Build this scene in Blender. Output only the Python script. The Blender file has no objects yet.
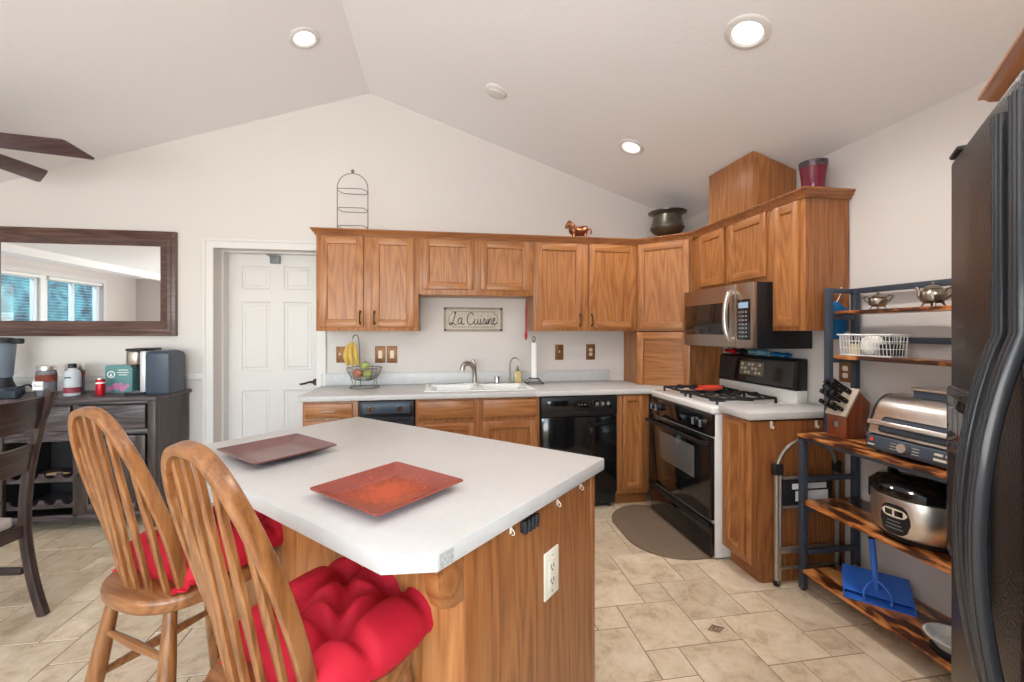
import bpy, bmesh, math, random
from mathutils import Vector, Matrix
random.seed(7)
C = bpy.context.scene.collection
R = math.radians
sc = bpy.context.scene

# ------------------------------------------------------------------ camera
CAM_Z, YAW, FPX, HORIZON = 1.367, 8.97, 430.8, 331.65
cd = bpy.data.cameras.new('camera'); cam = bpy.data.objects.new('camera', cd); C.objects.link(cam)
cd.sensor_fit = 'HORIZONTAL'; cd.sensor_width = 36.0
cd.lens = 36.0 * FPX / 1024.0
cd.shift_y = -(341.0 - HORIZON) / 1024.0
cd.clip_start = 0.02; cd.clip_end = 200
cam.location = (0, 0, CAM_Z); cam.rotation_euler = (R(90), 0, R(-YAW))
sc.camera = cam

# ------------------------------------------------------------------ view, world
vs = sc.view_settings
vs.view_transform = 'Standard'; vs.look = 'None'; vs.gamma = 1.0; vs.use_curve_mapping = False
vs.exposure = -0.16
w = bpy.data.worlds.new('world'); sc.world = w; w.use_nodes = True
nt = w.node_tree; bg = nt.nodes['Background']
sky = nt.nodes.new('ShaderNodeTexSky'); sky.sky_type = 'NISHITA'
sky.sun_elevation = R(50); sky.sun_rotation = R(70); sky.sun_disc = False
nt.links.new(sky.outputs[0], bg.inputs[0]); bg.inputs[1].default_value = 1.5

# ------------------------------------------------------------------ large lights (added fill behind the camera, daylight at the dining windows)
def area(name, loc, rot, sx, sy, power, col):
    l = bpy.data.lights.new(name, 'AREA'); l.shape = 'RECTANGLE'; l.size = sx; l.size_y = sy
    l.energy = power; l.color = col
    o = bpy.data.objects.new(name, l); C.objects.link(o); o.location = loc; o.rotation_euler = rot
    return o
area('fill_behind_camera', (-1.2, -1.90, 1.25), (R(148), 0, 0), 5.6, 1.9, 320, (1.0, 0.99, 0.98))  # added soft fill, tilted up to brighten the ceiling
area('daylight_dining_window', (-8.0, 1.0, 4.3), (R(52), 0, R(-90)), 4.6, 1.8, 240, (0.80, 0.91, 1.0))

def can_or_fill_light(name, loc, power):
    l = bpy.data.lights.new(name, 'SPOT'); l.energy = power; l.color = (1.0, 0.97, 0.93)
    l.spot_size = R(150); l.spot_blend = 1.0; l.shadow_soft_size = 0.07
    o = bpy.data.objects.new(name, l); C.objects.link(o); o.location = loc
    return o

# ------------------------------------------------------------------ materials
def S(r, g, b):
    f = lambda c: (c / 12.92 if c <= 0.04045 else ((c + 0.055) / 1.055) ** 2.4)
    return (f(r / 255), f(g / 255), f(b / 255), 1)
def newmat(name):
    m = bpy.data.materials.new(name); m.use_nodes = True
    return m, m.node_tree, m.node_tree.nodes['Principled BSDF']
def N(nt, t, **kw):
    n = nt.nodes.new(t)
    for k, v in kw.items(): setattr(n, k, v)
    return n
def plain(name, col, rough=0.5, metal=0.0, coat=0.0, bump=0.0, bscale=60, var=0.0, vscale=8, spec=0.5, trans=0.0, ior=1.45, aniso=None):
    m, nt, b = newmat(name)
    b.inputs['Base Color'].default_value = col; b.inputs['Roughness'].default_value = rough
    b.inputs['Metallic'].default_value = metal; b.inputs['Coat Weight'].default_value = coat
    b.inputs['Coat Roughness'].default_value = 0.05
    b.inputs['Specular IOR Level'].default_value = spec; b.inputs['Transmission Weight'].default_value = trans
    b.inputs['IOR'].default_value = ior
    if bump or var:
        tc = N(nt, 'ShaderNodeTexCoord')
    if bump:
        n = N(nt, 'ShaderNodeTexNoise'); n.inputs['Scale'].default_value = bscale; n.inputs['Detail'].default_value = 3
        bp = N(nt, 'ShaderNodeBump'); bp.inputs['Strength'].default_value = bump; bp.inputs['Distance'].default_value = 0.01
        nt.links.new(tc.outputs['Object'], n.inputs['Vector']); nt.links.new(n.outputs['Fac'], bp.inputs['Height'])
        nt.links.new(bp.outputs[0], b.inputs['Normal'])
    if var:
        n = N(nt, 'ShaderNodeTexNoise'); n.inputs['Scale'].default_value = vscale; n.inputs['Detail'].default_value = 5; n.inputs['Roughness'].default_value = 0.65
        r = N(nt, 'ShaderNodeValToRGB')
        c = col
        r.color_ramp.elements[0].position = 0.3; r.color_ramp.elements[1].position = 0.7
        r.color_ramp.elements[0].color = tuple(x * (1 - var) for x in c[:3]) + (1,)
        r.color_ramp.elements[1].color = tuple(min(1, x * (1 + var)) for x in c[:3]) + (1,)
        nt.links.new(tc.outputs['Object'], n.inputs['Vector']); nt.links.new(n.outputs['Fac'], r.inputs[0])
        nt.links.new(r.outputs[0], b.inputs['Base Color'])
    return m
def wood(name, axis, cols, fine=1.0, rough=0.4, coat=0.15, rings=8.0, ringmix=0.24, bump=0.06, blot=0.0):
    """grain runs along the object's own axis 0/1/2; cols = dark, mid, light"""
    m, nt, b = newmat(name)
    tc = N(nt, 'ShaderNodeTexCoord'); oi = N(nt, 'ShaderNodeObjectInfo')
    off = N(nt, 'ShaderNodeVectorMath', operation='SCALE'); off.inputs[0].default_value = (7.3, 3.9, 5.1)
    nt.links.new(oi.outputs['Random'], off.inputs['Scale'])
    add = N(nt, 'ShaderNodeVectorMath', operation='ADD')
    nt.links.new(tc.outputs['Object'], add.inputs[0]); nt.links.new(off.outputs[0], add.inputs[1])
    def mapped(sl, sc_):
        mp = N(nt, 'ShaderNodeMapping'); s = [sc_] * 3; s[axis] = sl
        mp.inputs['Scale'].default_value = s; nt.links.new(add.outputs[0], mp.inputs['Vector']); return mp
    m1 = mapped(4.0 * fine, 120 * fine)                      # pores and fibres
    n1 = N(nt, 'ShaderNodeTexNoise'); n1.inputs['Scale'].default_value = 1; n1.inputs['Detail'].default_value = 5; n1.inputs['Roughness'].default_value = 0.75
    nt.links.new(m1.outputs[0], n1.inputs['Vector'])
    m2 = mapped(0.8 * fine, rings * fine)                    # cathedral rings
    n2 = N(nt, 'ShaderNodeTexNoise'); n2.inputs['Scale'].default_value = 1; n2.inputs['Detail'].default_value = 1.5
    nt.links.new(m2.outputs[0], n2.inputs['Vector'])
    mu = N(nt, 'ShaderNodeMath', operation='MULTIPLY'); mu.inputs[1].default_value = 22.0; nt.links.new(n2.outputs['Fac'], mu.inputs[0])
    fr = N(nt, 'ShaderNodeMath', operation='PINGPONG'); fr.inputs[1].default_value = 1.0; nt.links.new(mu.outputs[0], fr.inputs[0])
    mx = N(nt, 'ShaderNodeMix', data_type='FLOAT'); mx.inputs['Factor'].default_value = ringmix
    nt.links.new(n1.outputs['Fac'], mx.inputs['A']); nt.links.new(fr.outputs[0], mx.inputs['B'])
    if blot:
        m3 = mapped(8.0, 17); n3 = N(nt, 'ShaderNodeTexNoise'); n3.inputs['Scale'].default_value = 1; n3.inputs['Detail'].default_value = 4
        nt.links.new(m3.outputs[0], n3.inputs['Vector'])
        q = N(nt, 'ShaderNodeMapRange'); q.inputs['From Min'].default_value = .42; q.inputs['From Max'].default_value = .62; q.inputs['To Min'].default_value = -blot; q.inputs['To Max'].default_value = .12
        nt.links.new(n3.outputs['Fac'], q.inputs['Value'])
        ad2 = N(nt, 'ShaderNodeMath', operation='ADD'); nt.links.new(mx.outputs['Result'], ad2.inputs[0]); nt.links.new(q.outputs[0], ad2.inputs[1]); mxo = ad2.outputs[0]
    else: mxo = mx.outputs['Result']
    r = N(nt, 'ShaderNodeValToRGB'); e = r.color_ramp.elements
    e[0].position = 0.18; e[0].color = cols[0]; e[1].position = 0.80; e[1].color = cols[2]
    k = e.new(0.46); k.color = cols[1]
    nt.links.new(mxo, r.inputs[0]); nt.links.new(r.outputs[0], b.inputs['Base Color'])
    b.inputs['Roughness'].default_value = rough; b.inputs['Coat Weight'].default_value = coat; b.inputs['Coat Roughness'].default_value = 0.25
    bp = N(nt, 'ShaderNodeBump'); bp.inputs['Strength'].default_value = bump; bp.inputs['Distance'].default_value = 0.004
    nt.links.new(n1.outputs['Fac'], bp.inputs['Height']); nt.links.new(bp.outputs[0], b.inputs['Normal'])
    return m
OAKC = (S(108, 60, 26), S(164, 104, 56), S(190, 132, 78))
OAK = [wood('oak_grain_%s' % 'xyz'[i], i, OAKC) for i in range(3)]
CRN = (S(86, 48, 22), S(146, 88, 46), S(172, 114, 64))
OAKD = [wood('oak_dark_grain_%s' % 'xyz'[i], i, CRN) for i in range(3)]
HONEY = [wood('honey_wood_%s' % 'xyz'[i], i, (S(78, 44, 20), S(132, 82, 43), S(164, 112, 66)), rough=0.3, coat=0.4, ringmix=0.25) for i in range(3)]
ESP = [wood('espresso_wood_%s' % 'xyz'[i], i, (S(28, 18, 17), S(50, 36, 33), S(78, 60, 55)), rough=0.4, coat=0.2, ringmix=0.3) for i in range(3)]
MAHO = [wood('mahogany_frame_%s' % 'xyz'[i], i, (S(44, 26, 22), S(84, 56, 48), S(116, 86, 76)), rough=0.32, coat=0.3, ringmix=0.25) for i in range(3)]
RUST = [wood('rustic_board_%s' % 'xyz'[i], i, (S(60, 26, 10), S(196, 118, 58), S(230, 168, 104)), rough=0.36, coat=0.3, rings=8, ringmix=0.25, blot=.42) for i in range(3)]
BLOCKW = [wood('knife_block_wood_%s' % 'xyz'[i], i, (S(84, 36, 18), S(126, 62, 34), S(150, 82, 50)), rough=0.35, coat=0.3) for i in range(3)]
FANW = [wood('fan_blade_wood_%s' % 'xyz'[i], i, (S(48, 32, 34), S(82, 58, 60), S(108, 84, 86)), rough=0.4, ringmix=0.2) for i in range(3)]
WALL = plain('wall_paint', S(218, 211, 206), 0.75, bump=0.10, bscale=70, spec=0.3)
CEIL = plain('ceiling_paint', S(238, 236, 236), 0.85, bump=0.13, bscale=55, spec=0.2)
WHITE = plain('white_trim_paint', S(222, 218, 215), 0.45)
LAM = plain('laminate_counter', S(198, 195, 192), 0.32, var=0.035, vscale=26)
LAMS = plain('laminate_backsplash', S(206, 206, 206), 0.35, var=0.06, vscale=24)
ENAMEL = plain('white_enamel', S(236, 234, 230), 0.2, coat=0.4)
PORC = plain('sink_white', S(240, 239, 236), 0.25)
BLK = plain('black_gloss', S(18, 18, 20), 0.10, coat=0.5)
BLKM = plain('black_satin', S(26, 26, 28), 0.38)
BLKP = plain('black_plastic', S(30, 32, 36), 0.5)
CAST = plain('cast_iron', S(26, 25, 26), 0.65, bump=0.2, bscale=200)
FRIDGE = plain('fridge_black', S(34, 32, 32), 0.34, coat=0.08, bump=0.30, bscale=160)
FHAND = plain('fridge_handle', S(46, 48, 53), 0.26, coat=0.3)
STEEL = plain('stainless', S(220, 214, 208), 0.30, metal=1.0, var=0.06, vscale=30)
STEELC = plain('silver_paint', S(206, 206, 208), .35, metal=.4)
STEELW = plain('stainless_warm', S(176, 164, 154), 0.34, metal=1.0)
CHROME = plain('chrome', S(205, 205, 205), 0.12, metal=1.0)
NICKEL = plain('brushed_nickel', S(178, 172, 164), 0.28, metal=1.0)
BRONZE = plain('dark_bronze', S(64, 50, 42), 0.35, metal=0.8)
PEWTER = plain('pewter', S(150, 140, 128), 0.28, metal=1.0, var=0.25, vscale=18)
POTM = plain('old_kettle_metal', S(104, 102, 92), 0.32, metal=0.8, var=0.3, vscale=20)
COPPER = plain('copper_plate', S(132, 88, 52), 0.35, metal=0.4, var=0.25, vscale=60)
COPPERF = plain('copper_figure', S(146, 92, 64), 0.3, metal=0.9)
RACKM = plain('rack_metal', S(72, 79, 92), 0.45, metal=0.3)
IVORY = plain('ivory_plastic', S(226, 216, 196), 0.4)
GREYP = plain('grey_plastic', S(120, 124, 128), 0.4)
SLATE = plain('slate_blue_plastic', S(66, 76, 90), 0.35)
DARKB = plain('shadow_black', S(14, 14, 15), 0.6)
WIRE = plain('grey_wire', S(128, 124, 118), 0.35, metal=0.8)
WIREW = plain('white_wire', S(236, 236, 234), 0.4)
BLUE = plain('blue_plastic', S(60, 118, 220), 0.35)
BLUEF = plain('blue_fabric', S(26, 112, 176), 0.9, bump=0.3, bscale=300)
LBLUE = plain('light_blue_fabric', S(120, 172, 196), 0.9, bump=0.3, bscale=300)
REDF = plain('red_mitt_fabric', S(196, 24, 36), 0.9)
CUSH = plain('red_cushion_fabric', S(184, 10, 38), 0.75, bump=0.12, bscale=420, var=0.06, vscale=5)
REDC = plain('red_ceramic', S(214, 74, 56), 0.25)
REDP = plain('red_plastic', S(196, 40, 44), 0.4)
BURG = plain('burgundy_glass', S(112, 16, 44), 0.12, coat=0.4)
SILV = plain('silver_decor', S(96, 84, 90), 0.35, metal=0.6, var=0.8, vscale=70)
PAPER = plain('paper_white', S(244, 243, 240), 0.9)
TEAL = plain('teal_card', S(100, 146, 146), 0.6)
PURPLE = plain('purple_card', S(74, 48, 84), 0.6)
PINK = plain('pink_print', S(206, 130, 170), 0.6)
YELLOW = plain('banana_yellow', S(212, 178, 84), 0.5, var=0.15, vscale=30)
APPLE = plain('apple_red_green', S(190, 120, 92), 0.4, var=0.35, vscale=24)
LIME = plain('green_fruit', S(160, 172, 96), 0.45, var=0.2, vscale=30)
MATB = plain('brown_mat', S(124, 104, 86), 0.8, bump=0.3, bscale=160)
SOAP = plain('soap_amber', S(212, 190, 130), 0.25)
GLASS = plain('clear_glass', (0.93, 0.96, 0.96, 1), 0.04, trans=1.0)
SMOKE = plain('smoked_plastic', S(70, 86, 100), 0.1, trans=0.6)
COFFEE = plain('jar_contents', S(120, 60, 44), 0.8, var=0.5, vscale=40)
GREYB = plain('bottle_grey_white', S(196, 200, 206), 0.4)
PLATE1 = plain('plate_maroon', S(112, 70, 68), 0.28, coat=0.25, var=0.2, vscale=9)
MIRROR = plain('mirror_silver', (0.93, 0.93, 0.93, 1), 0.0, metal=1.0)
SEATF = plain('beige_seat_fabric', S(176, 166, 158), 0.9)
SIGNM = plain('sign_face', S(202, 192, 178), 0.7, var=0.12, vscale=14)
SIGNF = plain('sign_frame', S(158, 146, 130), 0.6, var=0.25, vscale=30)
WINF = plain('window_vinyl', S(240, 240, 238), 0.4)
def pane(name):
    m, nt, b = newmat(name); out = nt.nodes['Material Output']
    t_ = N(nt, 'ShaderNodeBsdfTransparent'); g_ = N(nt, 'ShaderNodeBsdfGlossy'); g_.inputs['Roughness'].default_value = .02
    t_.inputs[0].default_value = (.94, .97, .97, 1); lw = N(nt, 'ShaderNodeLayerWeight'); lw.inputs['Blend'].default_value = .5; pw = N(nt, 'ShaderNodeMath', operation='POWER'); pw.inputs[1].default_value = 5; nt.links.new(lw.outputs['Facing'], pw.inputs[0]); fz = N(nt, 'ShaderNodeMath', operation='MULTIPLY_ADD'); fz.inputs[1].default_value = .45; fz.inputs[2].default_value = .03; nt.links.new(pw.outputs[0], fz.inputs[0])
    mx = N(nt, 'ShaderNodeMixShader'); nt.links.new(fz.outputs[0], mx.inputs[0]); nt.links.new(t_.outputs[0], mx.inputs[1]); nt.links.new(g_.outputs[0], mx.inputs[2]); nt.links.new(mx.outputs[0], out.inputs[0])
    return m
PANE = pane('window_pane')
def emit(name, col, s):
    m, nt, b = newmat(name)
    b.inputs['Emission Color'].default_value = col; b.inputs['Emission Strength'].default_value = s
    b.inputs['Base Color'].default_value = col
    return m
LAMP = emit('lamp_lens', (1, 0.95, 0.88, 1), 3.2)
DISP = emit('display_digits', (0.3, 0.45, 0.6, 1), 0.12)

def speck_plate(name, c0, c1):
    m, nt, b = newmat(name)
    tc = N(nt, 'ShaderNodeTexCoord'); n = N(nt, 'ShaderNodeTexNoise'); n.inputs['Scale'].default_value = 90; n.inputs['Detail'].default_value = 4
    ln = N(nt, 'ShaderNodeVectorMath', operation='LENGTH'); nt.links.new(tc.outputs['Object'], ln.inputs[0]); nt.links.new(tc.outputs['Object'], n.inputs['Vector'])
    md = N(nt, 'ShaderNodeMapRange'); md.inputs['From Min'].default_value = 0.02; md.inputs['From Max'].default_value = 0.14; md.inputs['To Min'].default_value = 0.22; md.inputs['To Max'].default_value = -0.16
    nt.links.new(ln.outputs['Value'], md.inputs['Value'])
    ad = N(nt, 'ShaderNodeMath', operation='ADD'); nt.links.new(n.outputs['Fac'], ad.inputs[0]); nt.links.new(md.outputs[0], ad.inputs[1])
    r = N(nt, 'ShaderNodeValToRGB'); e = r.color_ramp.elements; e[0].position = 0.42; e[0].color = c0; e[1].position = 0.68; e[1].color = c1
    nt.links.new(ad.outputs[0], r.inputs[0]); nt.links.new(r.outputs[0], b.inputs['Base Color'])
    b.inputs['Roughness'].default_value = 0.3; b.inputs['Coat Weight'].default_value = 0.25
    return m
PLATE2 = speck_plate('plate_rust_speckled', S(140, 60, 48), S(190, 80, 50))

def tile_mat():
    m, nt, b = newmat('travertine_tile')
    tc = N(nt, 'ShaderNodeTexCoord'); gi = N(nt, 'ShaderNodeNewGeometry')
    sv = N(nt, 'ShaderNodeVectorMath', operation='SCALE'); sv.inputs[0].default_value = (13, 29, 7); nt.links.new(gi.outputs['Random Per Island'], sv.inputs['Scale'])
    ad = N(nt, 'ShaderNodeVectorMath', operation='ADD'); nt.links.new(tc.outputs['Object'], ad.inputs[0]); nt.links.new(sv.outputs[0], ad.inputs[1])
    n = N(nt, 'ShaderNodeTexNoise'); n.inputs['Scale'].default_value = 8; n.inputs['Detail'].default_value = 10; n.inputs['Roughness'].default_value = 0.74; n.inputs['Distortion'].default_value = 0.4
    nt.links.new(ad.outputs[0], n.inputs['Vector'])
    r = N(nt, 'ShaderNodeValToRGB'); e = r.color_ramp.elements
    e[0].position = 0.30; e[0].color = S(170, 144, 114); e[1].position = 0.66; e[1].color = S(232, 216, 192)
    k = e.new(0.47); k.color = S(216, 194, 164)
    nt.links.new(n.outputs['Fac'], r.inputs[0])
    hv = N(nt, 'ShaderNodeHueSaturation'); mr = N(nt, 'ShaderNodeMapRange'); mr.inputs['To Min'].default_value = 0.90; mr.inputs['To Max'].default_value = 1.08
    nt.links.new(gi.outputs['Random Per Island'], mr.inputs['Value']); nt.links.new(mr.outputs[0], hv.inputs['Value'])
    nt.links.new(r.outputs[0], hv.inputs['Color']); nt.links.new(hv.outputs[0], b.inputs['Base Color'])
    b.inputs['Roughness'].default_value = 0.34
    bp = N(nt, 'ShaderNodeBump'); bp.inputs['Strength'].default_value = 0.12; bp.inputs['Distance'].default_value = 0.01
    nt.links.new(n.outputs['Fac'], bp.inputs['Height']); nt.links.new(bp.outputs[0], b.inputs['Normal'])
    return m
TILE = tile_mat()
GROUT = plain('grout', S(140, 118, 96), 0.9)

# ------------------------------------------------------------------ mesh builder
class MB:
    def __init__(s): s.bm = bmesh.new(); s.mats = []; s.M = Matrix.Identity(4)
    def mi(s, m):
        if m not in s.mats: s.mats.append(m)
        return s.mats.index(m)
    def fin(s, verts, m, M=None):
        fs = set()
        for v in verts:
            for f in v.link_faces: fs.add(f)
        i = s.mi(m)
        for f in fs: f.material_index = i
        T = s.M if M is None else s.M @ M
        bmesh.ops.transform(s.bm, matrix=T, verts=verts)
    def merge(s, tmp, m, M=None):
        me = bpy.data.meshes.new('tmp'); tmp.to_mesh(me); tmp.free()
        n0 = len(s.bm.verts); s.bm.from_mesh(me); bpy.data.meshes.remove(me)
        s.bm.verts.ensure_lookup_table()
        s.fin(s.bm.verts[n0:], m, M)
    def box(s, x0, x1, y0, y1, z0, z1, m, bev=0.0, M=None, seg=2):
        t = bmesh.new(); bmesh.ops.create_cube(t, size=1)
        for v in t.verts:
            v.co = Vector(((x0 + x1) / 2 + v.co.x * (x1 - x0), (y0 + y1) / 2 + v.co.y * (y1 - y0), (z0 + z1) / 2 + v.co.z * (z1 - z0)))
        if bev > 0:
            bmesh.ops.bevel(t, geom=list(t.edges), offset=min(bev, 0.49 * min(abs(x1 - x0), abs(y1 - y0), abs(z1 - z0))), segments=seg, affect='EDGES', profile=0.5)
        s.merge(t, m, M); return s
    def prism(s, poly, a0, a1, m, plane='xy', bev=0.0, M=None, seg=2):
        """polygon extruded along the third axis; plane xy (along z), xz (along y), yz (along x)"""
        t = bmesh.new()
        def P(p, a): return {'xy': (p[0], p[1], a), 'xz': (p[0], a, p[1]), 'yz': (a, p[0], p[1])}[plane]
        lo = [t.verts.new(P(p, a0)) for p in poly]; hi = [t.verts.new(P(p, a1)) for p in poly]
        n = len(poly)
        t.faces.new(lo); t.faces.new(hi)
        for i in range(n): t.faces.new((lo[i], lo[(i + 1) % n], hi[(i + 1) % n], hi[i]))
        bmesh.ops.recalc_face_normals(t, faces=list(t.faces))
        if bev > 0:
            es = [e for e in t.edges if len(e.link_faces) == 2 and (e.link_faces[0].normal.angle(e.link_faces[1].normal, 0) > 0.9)]
            bmesh.ops.bevel(t, geom=es, offset=bev, segments=seg, affect='EDGES', profile=0.5)
        s.merge(t, m, M); return s
    def rings(s, rows, m, cap=True, closed=False, M=None):
        """list of vertex rings (same count) skinned together"""
        t = bmesh.new(); V = [[t.verts.new(p) for p in r] for r in rows]; n = len(rows[0])
        k = len(V)
        for a in range(k if closed else k - 1):
            b = (a + 1) % k
            for i in range(n): t.faces.new((V[a][i], V[a][(i + 1) % n], V[b][(i + 1) % n], V[b][i]))
        if cap and not closed:
            t.faces.new(list(reversed(V[0]))); t.faces.new(V[-1])
        bmesh.ops.recalc_face_normals(t, faces=list(t.faces))
        s.merge(t, m, M); return s
    def cyl(s, p0, p1, r0, m, r1=None, n=16, M=None, cap=True):
        return s.tube([p0, p1], [r0, r0 if r1 is None else r1], m, n, M=M, cap=cap)
    def tube(s, pts, r, m, n=8, closed=False, M=None, cap=True, flat=None, up=None):
        """round (or flat = (half width, half thickness) with up) section swept along pts"""
        P = [Vector(p) for p in pts]; k = len(P); rows = []
        if not isinstance(r, (list, tuple)): r = [r] * k
        prev = None
        for i in range(k):
            if closed: d = P[(i + 1) % k] - P[i - 1]
            else: d = P[min(i + 1, k - 1)] - P[max(i - 1, 0)]
            if d.length < 1e-9: d = Vector((0, 0, 1))
            d.normalize()
            if up is not None: ref = Vector(up[i] if isinstance(up, list) else up)
            elif prev is not None: ref = prev
            else: ref = Vector((0, 0, 1)) if abs(d.z) < 0.9 else Vector((1, 0, 0))
            a = (ref - d * ref.dot(d))
            if a.length < 1e-6: a = d.orthogonal()
            a.normalize(); prev = a; b = d.cross(a)
            if flat is None:
                rows.append([P[i] + (a * math.cos(2 * math.pi * j / n) + b * math.sin(2 * math.pi * j / n)) * r[i] for j in range(n)])
            else:
                ht, hw = (flat[i] if isinstance(flat, list) else flat)
                ring = []
                for j in range(n):
                    th = 2 * math.pi * (j + 0.5) / n; c, q = math.cos(th), math.sin(th)
                    e = 0.45
                    ring.append(P[i] + a * (math.copysign(abs(c) ** e, c) * ht) + b * (math.copysign(abs(q) ** e, q) * hw))
                rows.append(ring)
        return s.rings(rows, m, cap=cap, closed=closed, M=M)
    def lathe(s, prof, m, n=28, c=(0, 0, 0), M=None, cap=True, sx=1.0, sy=1.0):
        rows = [[(c[0] + sx * max(r, 1e-4) * math.cos(2 * math.pi * j / n), c[1] + sy * max(r, 1e-4) * math.sin(2 * math.pi * j / n), c[2] + z) for j in range(n)] for r, z in prof]
        return s.rings(rows, m, cap=cap, M=M)
    def ball(s, c, rx, ry, rz, m, n=16, k=10, M=None):
        return s.lathe([(math.sin(math.pi * i / k), 0) for i in range(k + 1)], m, n, M=M) if False else s.rings(
            [[(c[0] + rx * math.sin(math.pi * (i + 0.02) / (k + 0.04)) * math.cos(2 * math.pi * j / n), c[1] + ry * math.sin(math.pi * (i + 0.02) / (k + 0.04)) * math.sin(2 * math.pi * j / n), c[2] - rz * math.cos(math.pi * i / k)) for j in range(n)] for i in range(k + 1)], m, M=M)
    def build(s, name, parent=None, loc=None, rz=None, sharp=35):
        me = bpy.data.meshes.new(name)
        s.bm.normal_update()
        s.bm.to_mesh(me); s.bm.free()
        for m in s.mats: me.materials.append(m)
        for p in me.polygons: p.use_smooth = True
        me.set_sharp_from_angle(angle=R(sharp))
        o = bpy.data.objects.new(name, me); C.objects.link(o)
        if parent is not None: o.parent = parent
        if loc is not None: o.location = loc
        if rz is not None: o.rotation_euler = (0, 0, R(rz))
        return o
def thing(name, label, cat, loc=(0, 0, 0), rz=0, group=None):
    o = bpy.data.objects.new(name, None); C.objects.link(o); o.empty_display_size = 0.05
    o.location = loc; o.rotation_euler = (0, 0, R(rz)); tag(o, label, cat, group); return o
def tag(o, label, cat, group=None):
    o['label'] = label; o['category'] = cat
    if group: o['group'] = group
    return o
def struct(name, b, **k):
    o = b.build(name, **k); o['kind'] = 'structure'; return o
def arc(cx, cy, r, a0, a1, n):
    return [(cx + r * math.cos(R(a0 + (a1 - a0) * i / n)), cy + r * math.sin(R(a0 + (a1 - a0) * i / n))) for i in range(n + 1)]
def rrect(x0, x1, y0, y1, r, n=5):
    return arc(x1 - r, y0 + r, r, -90, 0, n) + arc(x1 - r, y1 - r, r, 0, 90, n) + arc(x0 + r, y1 - r, r, 90, 180, n) + arc(x0 + r, y0 + r, r, 180, 270, n)
def smooth(pts, k=6):
    """Catmull-Rom through pts"""
    P = [Vector(p) for p in pts]; out = []
    for i in range(len(P) - 1):
        a, b, c, d = P[max(i - 1, 0)], P[i], P[i + 1], P[min(i + 2, len(P) - 1)]
        for j in range(k):
            t = j / k
            out.append(0.5 * ((2 * b) + (c - a) * t + (2 * a - 5 * b + 4 * c - d) * t * t + (3 * b - a - 3 * c + d) * t ** 3))
    out.append(P[-1]); return out

# ================================================================== THE ROOM
XR, YB, YF, XL2 = 2.24, 3.787, -2.0, -6.0          # right wall, back wall, wall behind the camera, far left wall
RX, RZ, K = -0.62, 3.386, 0.34                      # ridge and pitch
def roof(x): return RZ - K * abs(x - RX)
XE = -3.5                                           # left eave, flat dining ceiling beyond
ZE = roof(XE)
# floor : pinwheel of 12 in and 6 in tiles
b = MB(); u = 0.1535; g = 0.0022
b.box(XL2 - .1, XR + .1, YF - .1, YB + .35, -0.08, -0.0022, GROUT)
tb = bmesh.new()
for i in range(-46, 12):
    for j in range(-26, 20):
        if (2 * i + j) % 5: continue
        for (a, c, s_) in ((i, j, 1), (i, j + 1, 2)):
            x0, y0 = .85 + a * u + g, 1.58 + c * u + g; x1, y1 = x0 + s_ * u - 2 * g, y0 + s_ * u - 2 * g
            x0, x1 = max(x0, XL2), min(x1, XR); y0, y1 = max(y0, YF), min(y1, YB + .3)
            if x1 - x0 < .01 or y1 - y0 < .01: continue
            e = .0015
            lo = [tb.verts.new(p) for p in ((x0, y0, -.002), (x1, y0, -.002), (x1, y1, -.002), (x0, y1, -.002))]
            hi = [tb.verts.new(p) for p in ((x0 + e, y0 + e, 0), (x1 - e, y0 + e, 0), (x1 - e, y1 - e, 0), (x0 + e, y1 - e, 0))]
            tb.faces.new(hi)
            for k in range(4): tb.faces.new((lo[k], lo[(k + 1) % 4], hi[(k + 1) % 4], hi[k]))
b.merge(tb, TILE)
dx, dy = .85 + 2 * u + u / 2, 1.58 + u + u / 2                # raised diamond relief on one small tile
for a, c in ((.058, .012), (.036, .010), (.016, .010)):
    P = [(dx - a, dy, .0005), (dx, dy - a * .62, .0005), (dx + a, dy, .0005), (dx, dy + a * .62, .0005)]
    b.tube(P, .005, GROUT if a < .05 else TILE, 6, closed=True)
for sx in (-1, 1): b.tube([(dx + sx * .060, dy - .045, .0005), (dx + sx * .060, dy + .045, .0005)], .005, TILE, 6)
struct('floor', b, sharp=20)
# walls
DX0, DX1, DZ = -1.83, -1.035, 2.045                  # doorway
b = MB()
b.prism([(XL2, 0), (DX0, 0), (DX0, DZ), (DX1, DZ), (DX1, 0), (XR, 0), (XR, roof(XR)), (RX, RZ), (XE, ZE), (XL2, ZE)], YB, YB + .12, WALL, 'xz')
struct('wall_back', b)
b = MB(); b.box(XR, XR + .12, YF, YB + .12, -.02, roof(XR) + .02, WALL); struct('wall_right', b)
b = MB()  # wall behind the camera, its wide opening added for the fill light
b.prism([(XL2, 0), (-4.1, 0), (-4.1, 2.35), (1.7, 2.35), (1.7, 0), (XR, 0), (XR, roof(XR)), (RX, RZ), (XE, ZE), (XL2, ZE)], YF - .12, YF, WALL, 'xz')
struct('wall_front', b)
b = MB()  # far left wall with the dining windows
wy0, wy1, wz0, wz1 = -1.16, 3.1, 0.85, 2.22
b.box(XL2 - .12, XL2, YF, wy0, 0, ZE, WALL); b.box(XL2 - .12, XL2, wy1, YB, 0, ZE, WALL)
b.box(XL2 - .12, XL2, wy0, wy1, 0, wz0, WALL); b.box(XL2 - .12, XL2, wy0, wy1, wz1, ZE, WALL)
struct('wall_left', b)
b = MB()  # short diagonal wall that carries the refrigerator alcove
b.prism([(.02, 0), (1.9, 0), (1.9, roof(XR - .02 - 1.9 * .707)), (.02, roof(XR - .034))], 0, .1, WALL, 'xz')
struct('wall_diagonal', b, loc=(XR - .02, .80, 0), rz=-135)
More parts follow.
